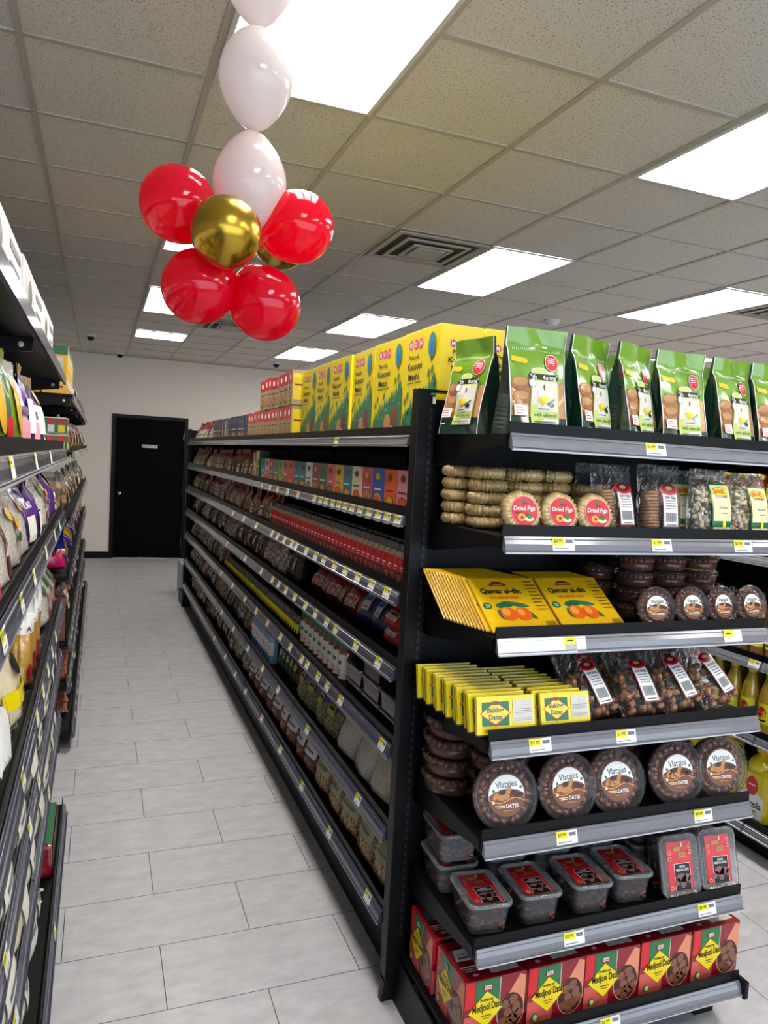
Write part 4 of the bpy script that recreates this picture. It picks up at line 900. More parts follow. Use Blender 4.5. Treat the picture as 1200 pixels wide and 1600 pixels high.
# --- film bags with loose contents and a printed label
def fill_bag(name, w, h, d, kind, seed):
    r = thing(name); m = MB(); S = pouch(m, w, h, d, [(0, 1, FILM)], seed, flat=0.12, nx=12, nz=18, wr=0.9, sq=0.42, bot=0.06); m.build('film', r)
    rnd = random.Random(seed); c = MB()
    if kind == 'figs':
        for q in range(13): c.lathe([(0.022, 0), (0.027, 0.002), (0.027, 0.007), (0.02, 0.009)], 14, FIG2, cx=-w * 0.22 + rnd.uniform(-.002, .002), cy=-0.002, z=0.004 + q * 0.009)
        for q in range(9): c.lathe([(0.022, 0), (0.027, 0.002), (0.027, 0.007), (0.02, 0.009)], 14, FIG2, cx=w * 0.18 + rnd.uniform(-.002, .002), cy=0.004, z=0.004 + q * 0.009)
    else:
        mat, br, n, top = {'dates': (DATE2, (0.011, 0.011, 0.019), 46, 0.62), 'beans': (FAVA, (0.0085, 0.008, 0.0085), 110, 0.74)}[kind]
        for q in range(n):
            v = rnd.uniform(0.03, top); u = rnd.uniform(-0.84, 0.84); x, yf = S(u, v, 0); x, yb_ = S(u, v, 1); t = rnd.uniform(0.05, 0.55)
            rot = Matrix.Rotation(rnd.uniform(0, 3), 3, 'Y') @ Matrix.Rotation(rnd.uniform(0, 3), 3, 'X'); k = rnd.uniform(0.85, 1.15)
            c.blob((x * 0.93, yf * (1 - t) + yb_ * t + br[0] * 0.5, max(v * h, br[0])), (br[0] * k, br[1] * k, br[2] * k), mat if rnd.random() < 0.85 or kind == 'beans' else DATE, 1, rot=rot, amp=0.08, rnd=rnd)
    stuff(c.build(kind, r))
    m = MB(); A = Art(m, on_pouch(S, w, h)); cx = w * 0.1
    if kind == 'beans':
        A.rect(-w * 0.16, w * 0.42, h * 0.03, h * 0.79, GREEN, 5, 5); A.rect(-w * 0.13, w * 0.39, h * 0.24, h * 0.77, CREAM, 5, 4); A.rect(-w * 0.13, w * 0.39, h * 0.035, h * 0.15, CREAM, 5, 1)
        cx = w * 0.13; A.ell(cx - 0.004, h * 0.67, 0.032, 0.013, INK, 18, rings=2); A.ell(cx - 0.004, h * 0.67, 0.031, 0.012, TAGY, 18, rings=2); A.text('BANEL', cx - 0.006, h * 0.675, 0.013, RED, width=0.045, bold=0.03); A.text('SPICE INC.', cx, h * 0.6, 0.007, DRED, width=0.05, bold=0.03)
        A.text('Dried Beans', cx, h * 0.44, 0.007, GREYINK, width=0.035); A.rect(cx - 0.012, cx + 0.016, h * 0.35, h * 0.36, GREYINK, 2, 1); A.rect(cx - 0.005, cx + 0.007, h * 0.15, h * 0.24, TAGY); A.rect(cx - 0.02, cx + 0.024, h * 0.08, h * 0.11, INK, 2, 1)
    else:
        lw = 0.058; lh = h * 0.52; b0 = h * 0.10
        A.rect(cx - lw / 2, cx + lw / 2, b0, b0 + lh, MAROON, 4, 6); A.rect(cx - lw / 2 + 0.004, cx + lw / 2 - 0.004, b0 + 0.005, b0 + lh - 0.004, WHITE, 4, 6)
        A.ell(cx, b0 + lh + 0.004, lw * 0.56, 0.016, RED, 18, rings=2); A.ell(cx, b0 + lh + 0.007, lw * 0.42, 0.013, MAROON, 18, rings=2); A.ell(cx, b0 + lh + 0.008, lw * 0.2, 0.006, TAN, 10)
        A.text('DRY FIGS' if kind == 'figs' else 'DRY DATES', cx, b0 + lh * 0.82, 0.008, INK, width=0.038, bold=0.02)
        for q in range(4): A.rect(cx - 0.018, cx + 0.018, b0 + lh * (0.72 - q * 0.07), b0 + lh * (0.74 - q * 0.07), GREYINK, 2, 1, same=True)
        for q in range(11): A.rect(cx - 0.019 + q * 0.0035, cx - 0.0173 + q * 0.0035, b0 + lh * 0.17, b0 + lh * 0.42, GREYINK, 1, 2, same=True)
        A.rect(cx - 0.017, cx + 0.017, b0 + lh * 0.08, b0 + lh * 0.1, INK)
    m.build('label', r); return r
FB = fill_bag('fig_bag', 0.15, 0.195, 0.062, 'figs', 31); BB = fill_bag('bean_pouch', 0.148, 0.195, 0.07, 'beans', 33); DB_ = fill_bag('date_bag', 0.155, 0.23, 0.062, 'dates', 35)
place(FB, (1.325, 1.65, EL[1] + 0.001), R(6), R(12), 0, 'clear bag of dry figs with white label, beside the three red-labelled rings', 'bag', None)
place(FB, (1.475, 1.65, EL[1] + 0.001), R(-4), R(8), 0, 'clear bag of dry figs with white label, beside the pale bean bags', 'bag', None, (0.95, 1, 1.03))
place(FB, (1.37, 1.79, EL[1] + 0.001), R(-8), R(5), 0, 'clear fig bag standing behind the two front fig bags', 'bag', None, (1, 1, 1.0))
place(BB, (1.645, 1.645, EL[1] + 0.001), R(3), R(4), 0, 'clear bag of pale round beans with cream label, beside the fig bags', 'bag', None)
place(BB, (1.79, 1.645, EL[1] + 0.001), R(4), R(4), 0, 'clear bag of pale round beans with cream label, at the cropped shelf end', 'bag', None, (0.98, 1, 0.97))
place(BB, (1.60, 1.74, EL[1] + 0.001), R(-6), R(3), 0, 'clear bag of pale round beans in the back row beside the figs', 'bag', None, (1, 1, 0.97))
place(BB, (1.74, 1.745, EL[1] + 0.001), R(4), R(3), 0, 'clear bag of pale round beans in the back row at the shelf end', 'bag', None, (1, 1, 0.97))
# --- apricot paste sheets
def qamar():
    r = thing('apricot_paste_pack'); W, D, H = 0.205, 0.006, 0.2
    MB().box(-W / 2, W / 2, -D / 2, D / 2, 0, H, M('golden foil edge', (196, 150, 52), 0.3, 0.2, 60, coat=0.6, bump=0.3), 0.0025).build('foil_pack', r)
    m = MB(); A = Art(m, facemap('F', W, D, H)); A.rect(-W / 2 + 0.002, W / 2 - 0.002, 0.002, H - 0.002, YEL2)
    A.ell(-0.02, 0.176, 0.022, 0.009, DRED, 16, 0, 180); A.rect(-0.046, 0.006, 0.168, 0.174, DRED); A.rect(-0.034, -0.006, 0.171, 0.175, LORANGE)
    A.text('Qamar al-din', -0.02, 0.146, 0.019, DGREEN, width=0.122, bold=0.03); A.text('DRY APRICOT PASTE', -0.018, 0.122, 0.008, RED, width=0.085, bold=0.02)
    A.ell(-0.082, 0.092, 0.013, 0.012, GREEN, 16); A.text('21', -0.082, 0.092, 0.011, WHITE, bold=0.02)
    A.ell(-0.028, 0.095, 0.03, 0.012, GREEN, 8, rot=10); A.ell(0.01, 0.095, 0.034, 0.008, LEAFG, 8, rot=-12); A.ell(0.035, 0.06, 0.024, 0.007, GREEN, 8, rot=-55); A.ell(-0.052, 0.06, 0.018, 0.007, GREEN, 8, rot=100)
    A.ell(-0.03, 0.062, 0.024, 0.025, ORANGE, 20); A.ell(-0.036, 0.068, 0.012, 0.014, LORANGE, 14); A.ell(0.014, 0.06, 0.023, 0.024, ORANGE, 20); A.ell(0.008, 0.066, 0.011, 0.013, LORANGE, 14)
    for q in range(9): A.rect(0.062, 0.062 + (0.034 if q % 3 else 0.026), 0.178 - q * 0.013, 0.181 - q * 0.013, BROWN, same=True)
    for q in range(12): A.rect(0.066 + q * 0.0024, 0.0672 + q * 0.0024, 0.016, 0.032, INK, same=True)
    m.build('front_print', r); return r
QP = qamar()
place(QP, (1.045, 1.615, EL[2] + 0.002), R(-1), R(56), 0, 'golden apricot paste pack lying in front, beside the leaning pile', 'packet', None)
place(QP, (1.26, 1.615, EL[2] + 0.002), R(0), R(56), 0, 'golden apricot paste pack lying in front, beside the date tubs', 'packet', None)
for k in range(13): place(QP, (1.035 - k * 0.0035, 1.617 + (k + 1) * 0.0135, EL[2] + 0.002), R(-1), R(56), 0, f'golden apricot paste pack, {nth(k + 1)} behind the front one in the pile by the post', 'packet', 'piled apricot paste packs')
for k in range(8): place(QP, (1.255, 1.617 + (k + 1) * 0.0135, EL[2] + 0.002), R(0), R(56), 0, f'golden apricot paste pack hidden {nth(k + 1)} behind the one beside the date tubs', 'packet', 'hidden apricot paste packs')
# --- round date tubs: axis along z, printed lid upwards
def tub():
    r = thing('date_tub'); rnd = random.Random(8)
    MB().lathe([(0.07, 0), (0.074, 0.002), (0.082, 0.036), (0.088, 0.038), (0.089, 0.043), (0.083, 0.044)], 72, CLR, lobes=24, la=0.012, capt=False).build('base_cup', r)
    MB().lathe([(0.089, 0.0445), (0.0905, 0.047), (0.0895, 0.052), (0.083, 0.054), (0.079, 0.0505), (0.05, 0.0505), (0.0, 0.0505)], 48, CLR, capb=False, capt=False).build('lid', r)
    c = MB()
    for rr, n in ((0.066, 19), (0.045, 13), (0.022, 7)):
        for k in range(n):
            a_ = 2 * math.pi * (k + rnd.uniform(-.15, .15)) / n
            c.blob((rr * math.cos(a_), rr * math.sin(a_), 0.034), (0.0165, 0.0105, 0.012), DATE, 1, rot=Matrix.Rotation(a_ + (math.pi / 2 if rnd.random() < 0.3 else rnd.uniform(-.4, .4)), 3, 'Z'), amp=0.1, rnd=rnd)
    c.lathe([(0.06, 0.003), (0.076, 0.006), (0.077, 0.032), (0.05, 0.036)], 24, DATE); stuff(c.build('dates', r))
    m = MB(); A = Art(m, lambda a, b, o: (a, b, 0.0508 + o)); A.ell(0, 0, 0.053, 0.053, BROWN, 36); A.ell(0, 0, 0.0515, 0.0515, M('label brown', (120, 70, 40), 0.4), 36); A.ell(0, 0, 0.05, 0.05, WHITE, 20, -8, 188)
    A.poly([(-0.049, -0.006), (0.049, -0.006), (0.049, 0.002), (0.03, 0.012), (0.0, 0.016), (-0.03, 0.010), (-0.049, 0.0)], BROWN)
    for q, (a_, b_) in enumerate(((-0.028, 0.0), (-0.012, 0.008), (0.006, 0.01), (0.022, 0.004), (-0.004, -0.004), (0.034, -0.002), (-0.018, -0.005))): A.ell(a_, b_, 0.013, 0.007, DBROWN if q % 2 else TAN, 10, rot=(40, 10, 60, -20, 0, 30, -30)[q], same=q > 0)
    pts = [(-0.05 + 0.1 * k / 10, -0.014 + 0.006 * math.sin(k * 0.75 + 2.4)) for k in range(11)]
    for p, q in zip(pts, pts[1:]): A.poly([p, q, (q[0], q[1] + 0.0022), (p[0], p[1] + 0.0022)], LORANGE, same=True)
    A.text('Vlatsies', 0, 0.027, 0.017, DGREEN, width=0.06, bold=0.01, rot=4); A.ell(-0.036, 0.012, 0.004, 0.004, GREEN, 10); A.ell(0.04, 0.018, 0.004, 0.004, GREEN, 10)
    A.text('DATES', 0.014, -0.026, 0.009, WHITE, width=0.034, bold=0.03); A.rect(-0.034, -0.006, -0.026, -0.024, CREAM); A.rect(-0.028, -0.006, -0.03, -0.028, CREAM, same=True); A.ell(-0.038, -0.016, 0.004, 0.004, CREAM, 10); A.rect(-0.012, 0.02, -0.038, -0.036, TAN)
    m.build('lid_label', r); return r
TU = tub()
for k, (x, z, rl, ln, rz) in enumerate(((1.018, 0.005, -12, 72, -4), (1.208, 0.004, -6, 72, 0), (1.372, 0.006, -2, 70, -3), (1.585, 0.004, 3, 74, -4), (1.752, 0.004, 6, 74, -6))):
    place(TU, (x, 1.664, EL[4] + 0.002), R(rz), R(-ln - 3), R(0), f'large round clear date tub propped upright, {nth(k + 1)} from the black post', 'tub', 'large upright date tubs', (1.03, 1.03, 1.0))
for nm, x, y, n in (('beside the back panel', 0.985, 1.88, 4), ('behind the first upright tub', 1.06, 1.74, 4), ('behind the third upright tub', 1.29, 1.8, 3), ('behind the fourth upright tub', 1.5, 1.8, 3), ('behind the last upright tub', 1.7, 1.8, 3)):
    for q in range(n): place(TU, (x, y, EL[4] + 0.002 + q * 0.055), random.uniform(0, 6), 0, 0, f'large date tub lying flat, {nth(q + 1)} up, {nm}', 'tub', 'stacked large date tubs', (0.97, 0.97, 1))
for k, x in enumerate((1.455, 1.577, 1.688, 1.80)):
    place(TU, (x, 1.645, EL[2] + 0.002), R((-6, 0, 4, 2)[k]), R(-76), 0, f'small round date tub propped upright beside the apricot packs, {nth(k + 1)} in the row', 'tub', 'small upright date tubs', (0.66, 0.66, 0.8))
for k, x in enumerate((1.495, 1.615, 1.735, 1.46, 1.585, 1.705)):
    for q in range(4 if k < 3 else 3): place(TU, (x, 1.76 if k < 3 else 1.885, EL[2] + 0.002 + q * 0.0475), random.uniform(0, 6), 0, 0, f'small date tub lying flat, {nth(q + 1)} up in the {"front" if k < 3 else "rear"} stack, {nth(k % 3 + 1)} column', 'tub', 'stacked small date tubs', (0.66, 0.66, 0.86))
# --- baking dates packs
def baking():
    r = thing('baking_dates_pack'); W, D, H = 0.158, 0.016, 0.1
    MB().box(-W / 2 + 0.002, W / 2 - 0.002, -D / 2 + 0.001, D / 2, 0.002, H - 0.004, M('pressed dates block', (120, 84, 50), 0.4, 0.4, 60, coat=0.6), 0.004).build('date_block', r)
    MB().box(-W / 2, W / 2, -D / 2, D / 2 + 0.001, 0, H, FILM, 0.004).build('film', r)
    m = MB(); A = Art(m, facemap('F', W, D, H)); A.rect(-W / 2 + 0.001, W / 2 - 0.001, 0.006, H - 0.001, YEL); A.rect(-0.065, 0.008, 0.026, 0.086, LEAFG)
    A.poly([(-0.071, 0.057), (-0.029, 0.027), (0.013, 0.057), (-0.029, 0.088)], RED); A.poly([(-0.068, 0.057), (-0.029, 0.03), (0.010, 0.057), (-0.029, 0.085)], YEL)
    A.text('Baking', -0.029, 0.064, 0.013, DGREEN, width=0.046, bold=0.03); A.text('Dates', -0.029, 0.048, 0.013, DGREEN, width=0.036, bold=0.03); A.ell(-0.029, 0.083, 0.012, 0.005, DRED, 12); A.poly([(-0.045, 0.036), (-0.029, 0.024), (-0.013, 0.036), (-0.029, 0.031)], DRED)
    A.rect(0.018, 0.072, 0.032, 0.09, OFFW)
    for q in range(11): A.rect(0.021, 0.069, 0.036 + q * 0.0048, 0.0378 + q * 0.0048, GREYINK, same=True)
    A.text('NET WT 13 oz', -0.03, 0.015, 0.006, INK, width=0.055); 
    for q in range(9): A.rect(0.035 + q * 0.003, 0.0368 + q * 0.003, 0.008, 0.013, INK, same=True)
    m.build('front_print', r)
    m = MB().box(-W / 2 + 0.001, W / 2 - 0.001, -D / 2, D / 2, H - 0.0015, H + 0.0006, YEL)
    m.box(-W / 2 - 0.0006, -W / 2, -D / 2, 0.0, 0.006, H, YEL); m.build('film_edge', r); return r
BK = baking()
for c_, x0, n in ((0, 0.99, 12), (1, 1.172, 10)):
    for k in range(n):
        place(BK, (x0 - (0.002 if c_ == 0 else 0.004) * k - (0.008 if k % 2 else 0), 1.60 + k * 0.0275, EL[3] + 0.002), R(-2 + random.uniform(-2, 2)), R(14 + random.uniform(-2, 2)), 0,
              f'yellow baking dates pack, {nth(k + 1)} from the front in the row {"by the black post" if c_ == 0 else "beside the date bags"}', 'packet', 'baking dates packs', (1.06, 1, 1) if c_ == 0 else (0.95, 1, 0.97))
# --- dry date bags
for k, (x, rz, rl) in enumerate(((1.30, 4, 6), (1.455, -2, 2), (1.60, 2, 8), (1.745, 4, 14))):
    place(DB_, (x, 1.625, EL[3] + 0.002), R(rz), R(38), R(-rl), f'clear bag of dry dates with white label, {nth(k + 1)} beside the baking dates', 'bag', 'front dry date bags', (0.97, 1, 0.95))
for k, (x, rz) in enumerate(((1.33, -6), (1.48, 8), (1.64, -5), (1.76, 4))):
    place(DB_, (x, 1.75, EL[3] + 0.002), R(rz), R(30), R(4), f'clear bag of dry dates in the back row, {nth(k + 1)} beside the baking dates', 'bag', 'back dry date bags', (0.97, 1, 0.9))
# --- rectangular date trays
def rtray():
    r = thing('date_box'); h = 0.082
    def rr(w_, d_, z_, rad, n=5):
        out = []
        for cx, cy, a0 in ((w_ / 2 - rad, d_ / 2 - rad, 0), (-w_ / 2 + rad, d_ / 2 - rad, 90), (-w_ / 2 + rad, -d_ / 2 + rad, 180), (w_ / 2 - rad, -d_ / 2 + rad, 270)):
            out += [(cx + rad * math.cos(R(a0 + 90 * i / n)), cy + rad * math.sin(R(a0 + 90 * i / n)), z_) for i in range(n + 1)]
        return out
    def loft(m, secs, mat, cap0=True, cap1=False):
        n = len(secs[0]); v = [p for s in secs for p in s]
        fs = [(j * n + i, j * n + (i + 1) % n, (j + 1) * n + (i + 1) % n, (j + 1) * n + i) for j in range(len(secs) - 1) for i in range(n)]
        if cap0: fs.append(tuple(range(n))[::-1])
        if cap1: fs.append(tuple((len(secs) - 1) * n + i for i in range(n)))
        m.add(v, fs, mat, True)
    m = MB(); loft(m, [rr(0.1, 0.135, 0, 0.02), rr(0.104, 0.139, 0.003, 0.02), rr(0.118, 0.153, h - 0.01, 0.02), rr(0.126, 0.162, h - 0.008, 0.022), rr(0.127, 0.163, h - 0.003, 0.022)], CLRT); m.build('base_cup', r)
    m = MB(); loft(m, [rr(0.131, 0.167, h - 0.004, 0.024), rr(0.131, 0.167, h + 0.002, 0.024), rr(0.125, 0.161, h + 0.005, 0.022), rr(0.115, 0.151, h + 0.004, 0.02), rr(0.112, 0.148, h, 0.02)], CLRT, False, True); m.build('lid', r)
    rnd = random.Random(12); c = MB(); c.box(-0.045, 0.045, -0.06, 0.06, 0.004, 0.035, DATE, 0.01)
    for q in range(58):
        a_ = rnd.uniform(-0.042, 0.042); b_ = rnd.uniform(-0.06, 0.06)
        if q % 3: (a_, b_) = (rnd.choice((-0.043, 0.043)), b_) if rnd.random() < 0.5 else (a_, rnd.choice((-0.06, 0.06)))
        c.blob((a_, b_, rnd.uniform(0.012, 0.045)), (0.016, 0.01, 0.01), DATE, 1, rot=Matrix.Rotation(rnd.uniform(0, 3), 3, 'Z') @ Matrix.Rotation(rnd.uniform(-.5, .5), 3, 'X'), amp=0.1, rnd=rnd)
    stuff(c.build('dates', r))
    m = MB(); A = Art(m, lambda a, b, o: (a, b, h + 0.0005 + o)); A.rect(-0.042, 0.042, -0.064, 0.064, RED); A.rect(-0.021, 0.033, -0.062, 0.006, OFFW); A.rect(-0.0195, 0.0315, -0.064, 0.0045, INK)
    A.text('WHOLE', 0.006, -0.003, 0.006, WHITE, width=0.02, bold=0.02); A.text('MEDJOOL DATES', 0.006, -0.012, 0.006, WHITE, width=0.042, bold=0.02)
    for q, (a_, b_, ra) in enumerate(((0.0, -0.032, 0.017), (0.017, -0.034, 0.015), (-0.014, -0.042, 0.012), (0.03, -0.038, 0.011), (0.006, -0.045, 0.014))): A.ell(a_, b_, ra, ra * 0.7, M('dusky pink dates print', (126, 88, 88), 0.4, 0.2, 60), 12, rot=20 * q, same=q > 0)
    A.rect(-0.02, 0.006, 0.038, 0.05, TAN); A.rect(-0.004, 0.02, 0.02, 0.034, TAN, same=True); A.text('DATES', 0.008, 0.027, 0.008, DRED, width=0.02); A.ell(0.008, 0.055, 0.003, 0.007, CREAM, 8)
    for a_, b_ in ((-0.034, 0.036), (-0.034, 0.02), (0.034, 0.05), (0.034, 0.034), (-0.034, -0.055)): A.ell(a_, b_, 0.0055, 0.0055, CREAM, 12, same=True); A.ell(a_, b_, 0.0045, 0.0045, RED, 12)
    m.build('lid_label', r); return r
RT = rtray()
for k, (x, y, rz) in enumerate(((1.0, 1.69, -6), (1.155, 1.69, -4), (1.325, 1.69, -5), (1.475, 1.70, -6))):
    place(RT, (x, y, EL[5] + 0.002), R(rz), 0, 0, f'clear rectangular date box lying flat with red lid label, {nth(k + 1)} from the black post', 'box', 'flat rectangular date boxes', (1.0, 1.02, 1.02))
for k, (x, rz) in enumerate(((1.628, -3), (1.775, -4))):
    place(RT, (x, 1.69, EL[5] + 0.002), R(rz), R(-74), 0, f'clear rectangular date box standing upright, {"beside the flat ones" if k == 0 else "at the open shelf end"}', 'box', None, (1.05, 1.05, 0.9))
for k, (x, y, q) in enumerate(((1.0, 1.885, 0), (1.0, 1.885, 1), (1.16, 1.885, 0), (1.32, 1.885, 0), (1.48, 1.885, 0), (1.64, 1.83, 0), (1.64, 1.83, 1), (1.785, 1.82, 0), (1.785, 1.82, 1))):
    place(RT, (x, y, EL[5] + 0.002 + q * 0.092), R(-3), 0, 0, f'rectangular date box in the back row, {"bottom" if q == 0 else "upper"} one, {nth(round((x - 1.0) / 0.157) + 1)} column from the post', 'box', 'back row date boxes')
# --- medjool cartons
def medjool():
    r = thing('date_carton'); W, D, H = 0.184, 0.165, 0.165; carton(W, D, H, DRED).build('box_body', r)
    PR = M('rose photo print', (196, 84, 76), 0.35, 0.35, 18, coat=0.4); HAND = M('skin tone print', (224, 142, 110), 0.4, 0.1, 12)
    for side, nm, ww in (('F', 'front_print', W), ('L', 'side_print', D), ('R', 'side_print', D)):
        m = MB(); A = Art(m, facemap(side, ww if side == 'F' else W, D, H)); h_ = ww / 2 - 0.001
        A.rect(-h_, h_, 0.001, H - 0.001, DRED); A.rect(-h_, -h_ * 0.1, 0.001, H * 0.42, PR); A.poly([(h_ * 0.25, H * 0.5), (h_, H * 0.28), (h_, H * 0.93), (h_ * 0.8, H * 0.97)], HAND); A.rect(-h_, -h_ * 0.68, H * 0.55, H - 0.001, RED)
        A.rect(-h_ * 0.66, h_ * 0.14, H * 0.55, H - 0.002, GREEN); A.rect(h_ * 0.13, h_ * 0.15, H * 0.5, H - 0.002, OFFW)
        A.ell(h_ * 0.52, H * 0.36, h_ * 0.46, H * 0.32, M('pale plate rim print', (206, 160, 140), 0.4), 22); A.ell(h_ * 0.53, H * 0.37, h_ * 0.44, H * 0.31, DBROWN, 22)
        for q, (a_, b_) in enumerate(((0.35, 0.5), (0.6, 0.56), (0.72, 0.42), (0.45, 0.34), (0.62, 0.24), (0.3, 0.22), (0.8, 0.3), (0.5, 0.14))): A.ell(h_ * a_, H * b_, h_ * 0.17, H * 0.075, M('dates print brown', (128, 76, 56), 0.3, 0.3, 60, coat=0.5), 10, rot=q * 37, same=q > 0)
        A.poly([(-h_ * 0.88, H * 0.48), (-h_ * 0.28, H * 0.2), (h_ * 0.3, H * 0.52), (-h_ * 0.3, H * 0.8)], YEL); A.ell(-h_ * 0.27, H * 0.85, h_ * 0.17, H * 0.055, DRED, 14); A.rect(-h_ * 0.38, -h_ * 0.16, H * 0.83, H * 0.9, OFFW); A.text('ZIYAD', -h_ * 0.27, H * 0.865, 0.006, DRED, width=h_ * 0.18, bold=0.03)
        A.text('PREMIUM', -h_ * 0.3, H * 0.66, 0.007, INK, width=h_ * 0.42); A.text('Medjool Dates', -h_ * 0.24, H * 0.53, 0.021, INK, width=h_ * 1.02, bold=0.02, rot=3); A.rect(-h_ * 0.45, -h_ * 0.12, H * 0.39, H * 0.405, BROWN); A.rect(-h_ * 0.4, -h_ * 0.17, H * 0.35, H * 0.36, BROWN, same=True)
        A.ell(-h_ * 0.72, H * 0.15, h_ * 0.11, H * 0.07, GREEN, 14); A.ell(-h_ * 0.72, H * 0.15, h_ * 0.07, H * 0.05, LIME, 14); m.build(nm, r)
    m = MB(); A = Art(m, facemap('T', W, D, H)); A.rect(-0.005, 0.078, -0.066, -0.03, OFFW)
    for q in range(5): A.rect(-0.002, 0.075, -0.062 + q * 0.0065, -0.0605 + q * 0.0065, GREYINK, same=True)
    A.rect(-0.078, -0.03, 0.0, 0.045, GREYINK); A.rect(-0.08, -0.03, -0.03, -0.026, OFFW); A.rect(-0.076, -0.03, -0.038, -0.035, OFFW, same=True); A.rect(-0.074, -0.036, -0.046, -0.043, OFFW, same=True); A.ell(-0.052, -0.062, 0.009, 0.006, PINK, 10)
    for q in range(3): A.rect(0.0, 0.08, -0.012 + q * 0.018, -0.009 + q * 0.018, M('dull red print', (120, 40, 44), 0.5), same=True)
    m.build('top_print', r); return r
MJ = medjool()
for k in range(5): place(MJ, (1.015 + k * 0.1895, 1.685, EL[6] + 0.002), R((0, 1, -1, 0, 1)[k]), 0, 0, f'red medjool dates carton, {nth(k + 1)} from the black post in the front row', 'box', 'front row date cartons')
for k in range(5): place(MJ, (1.012 + k * 0.1895, 1.868, EL[6] + 0.002), R((-2, 0, 1, -1, 0)[k]), 0, 0, f'red medjool dates carton behind the {nth(k + 1)} front one, base shelf', 'box', 'back row date cartons', (1, 1, 1))
m = MB(); Art(m, lambda a, b, o: (a, b, o)).poly([(-0.03, -0.02), (0.026, -0.022), (0.03, 0.004), (0.012, 0.026), (-0.02, 0.024)], OFFW).rect(-0.02, 0.018, -0.014, -0.004, GREYINK).rect(-0.02, 0.014, 0.002, 0.005, GREYINK)
tag(m.build('paper_note', None, (0.965, 1.70, EL[6] + 0.1698)), 'scrap of white price paper lying on the first red date carton', 'label')

# ------------------------------------------------------------------ oil aisle products behind the end display
def oil_bottle(col, capc, name='oil_bottle', h=0.29, r0=0.042, lab=None, nm='golden oil'):
    r = thing(name); m = MB(); prof = [(r0 * .9, 0), (r0, 0.008)]
    for k in range(8): prof += [(r0 * 0.96, 0.016 + k * h * 0.05), (r0, 0.016 + k * h * 0.05 + h * 0.025)]
    prof += [(r0, h * 0.55), (r0 * 0.8, h * 0.7), (r0 * 0.42, h * 0.88), (r0 * 0.36, h * 0.92)]
    m.lathe(prof, 18, M(nm, col, 0.12, 0.1, 10, coat=1)).build('bottle_body', r)
    MB().lathe([(r0 * 0.44, h * 0.9), (r0 * 0.45, h * 0.905), (r0 * 0.45, h), (r0 * 0.4, h + 0.003)], 16, capc).build('cap', r)
    m = MB(); A = Art(m, lambda a, b, o: (math.sin(a / r0) * (r0 * 1.01 + o), -math.cos(a / r0) * (r0 * 1.01 + o), b)); A.rect(-r0 * 1.2, r0 * 1.2, h * 0.18, h * 0.5, lab or TAGY, 12, 2); A.ell(0, h * 0.36, r0 * 0.6, h * 0.09, RED if lab is None else GREEN, 14, rings=2); A.rect(-r0 * .6, r0 * .6, h * 0.22, h * 0.25, INK, 4, 1); m.build('label', r); return r
OB = oil_bottle((196, 160, 52), M('yellow cap', (224, 196, 60), 0.35)); SBt = oil_bottle((150, 104, 62), M('black cap', (24, 22, 22), 0.3), 'sauce_bottle', 0.29, 0.038, TAGY, 'pale sauce')
def jug():
    r = thing('oil_jug'); MB().box(-0.085, 0.085, -0.06, 0.06, 0, 0.26, M('deep yellow oil jug', (222, 200, 24), 0.2, 0.06, 6, coat=1), 0.03).lathe([(0.07, 0.245), (0.05, 0.29), (0.025, 0.315), (0.024, 0.33)], 18, M('deep yellow oil jug', (222, 200, 24))).build('jug_body', r)
    MB().lathe([(0.03, 0.325), (0.03, 0.35), (0.027, 0.355)], 18, YEL2).build('cap', r)
    MB().tube([(0.05, 0, 0.24), (0.085, 0, 0.28), (0.075, 0, 0.32), (0.028, 0, 0.318)], 0.012, M('deep yellow oil jug', (222, 200, 24))).build('handle', r)
    m = MB(); A = Art(m, facemap('F', 0.17, 0.121, 0.26)); A.poly([(-0.06, 0.02), (0.06, 0.02), (0.06, 0.12), (0.0, 0.16), (-0.06, 0.12)], WHITE); A.ell(0, 0.17, 0.03, 0.045, RED, 20); A.rect(-0.018, 0.018, 0.172, 0.178, WHITE); A.text('Mazola', 0, 0.085, 0.034, DGREEN, width=0.105, bold=0.03); A.rect(-0.03, 0.03, 0.05, 0.058, RED); m.build('label', r); return r
JG = jug()
def hjar(lid, glass, nm):
    r = thing('honey_jar'); MB().lathe([(0.036, 0), (0.04, 0.006), (0.04, 0.1), (0.032, 0.118)], 20, M(nm, glass, 0.1, 0.1, 10, coat=1)).build('glass_body', r); MB().lathe([(0.036, 0.116), (0.037, 0.118), (0.037, 0.134), (0.035, 0.136)], 20, lid).build('lid', r)
    m = MB(); A = Art(m, lambda a, b, o: (math.sin(a / .04) * (0.0404 + o), -math.cos(a / .04) * (0.0404 + o), b)); A.rect(-0.045, 0.045, 0.03, 0.09, TAGY, 12, 1); A.ell(0, 0.06, 0.02, 0.02, DRED, 12); m.build('label', r); return r
HJ = hjar(GOLD, (158, 72, 20), 'amber honey'); JJ = hjar(WHITE, (120, 32, 20), 'dark red jam')
for i in range(13):
    y = 2.1 + i * 0.098
    place(OB, (2.835, y, RLV[3] + 0.002), R(-90), 0, 0, f'golden oil bottle with yellow cap, {nth(i + 1)} in the front oil row', 'bottle', 'golden oil bottles', (1, 1, 0.99))
    if i < 10: place(OB, (2.935, y + 0.04, RLV[3] + 0.002), R(-90), 0, 0, f'golden oil bottle in the second row behind the {nth(i + 1)} front oil bottle', 'bottle', 'golden oil bottles behind')
    place(SBt, (2.825, 2.12 + i * 0.086, RLV[2] + 0.002), R(-90), 0, 0, f'pale sauce bottle with yellow label, {nth(i + 1)} in the sauce row', 'bottle', 'sauce bottles')
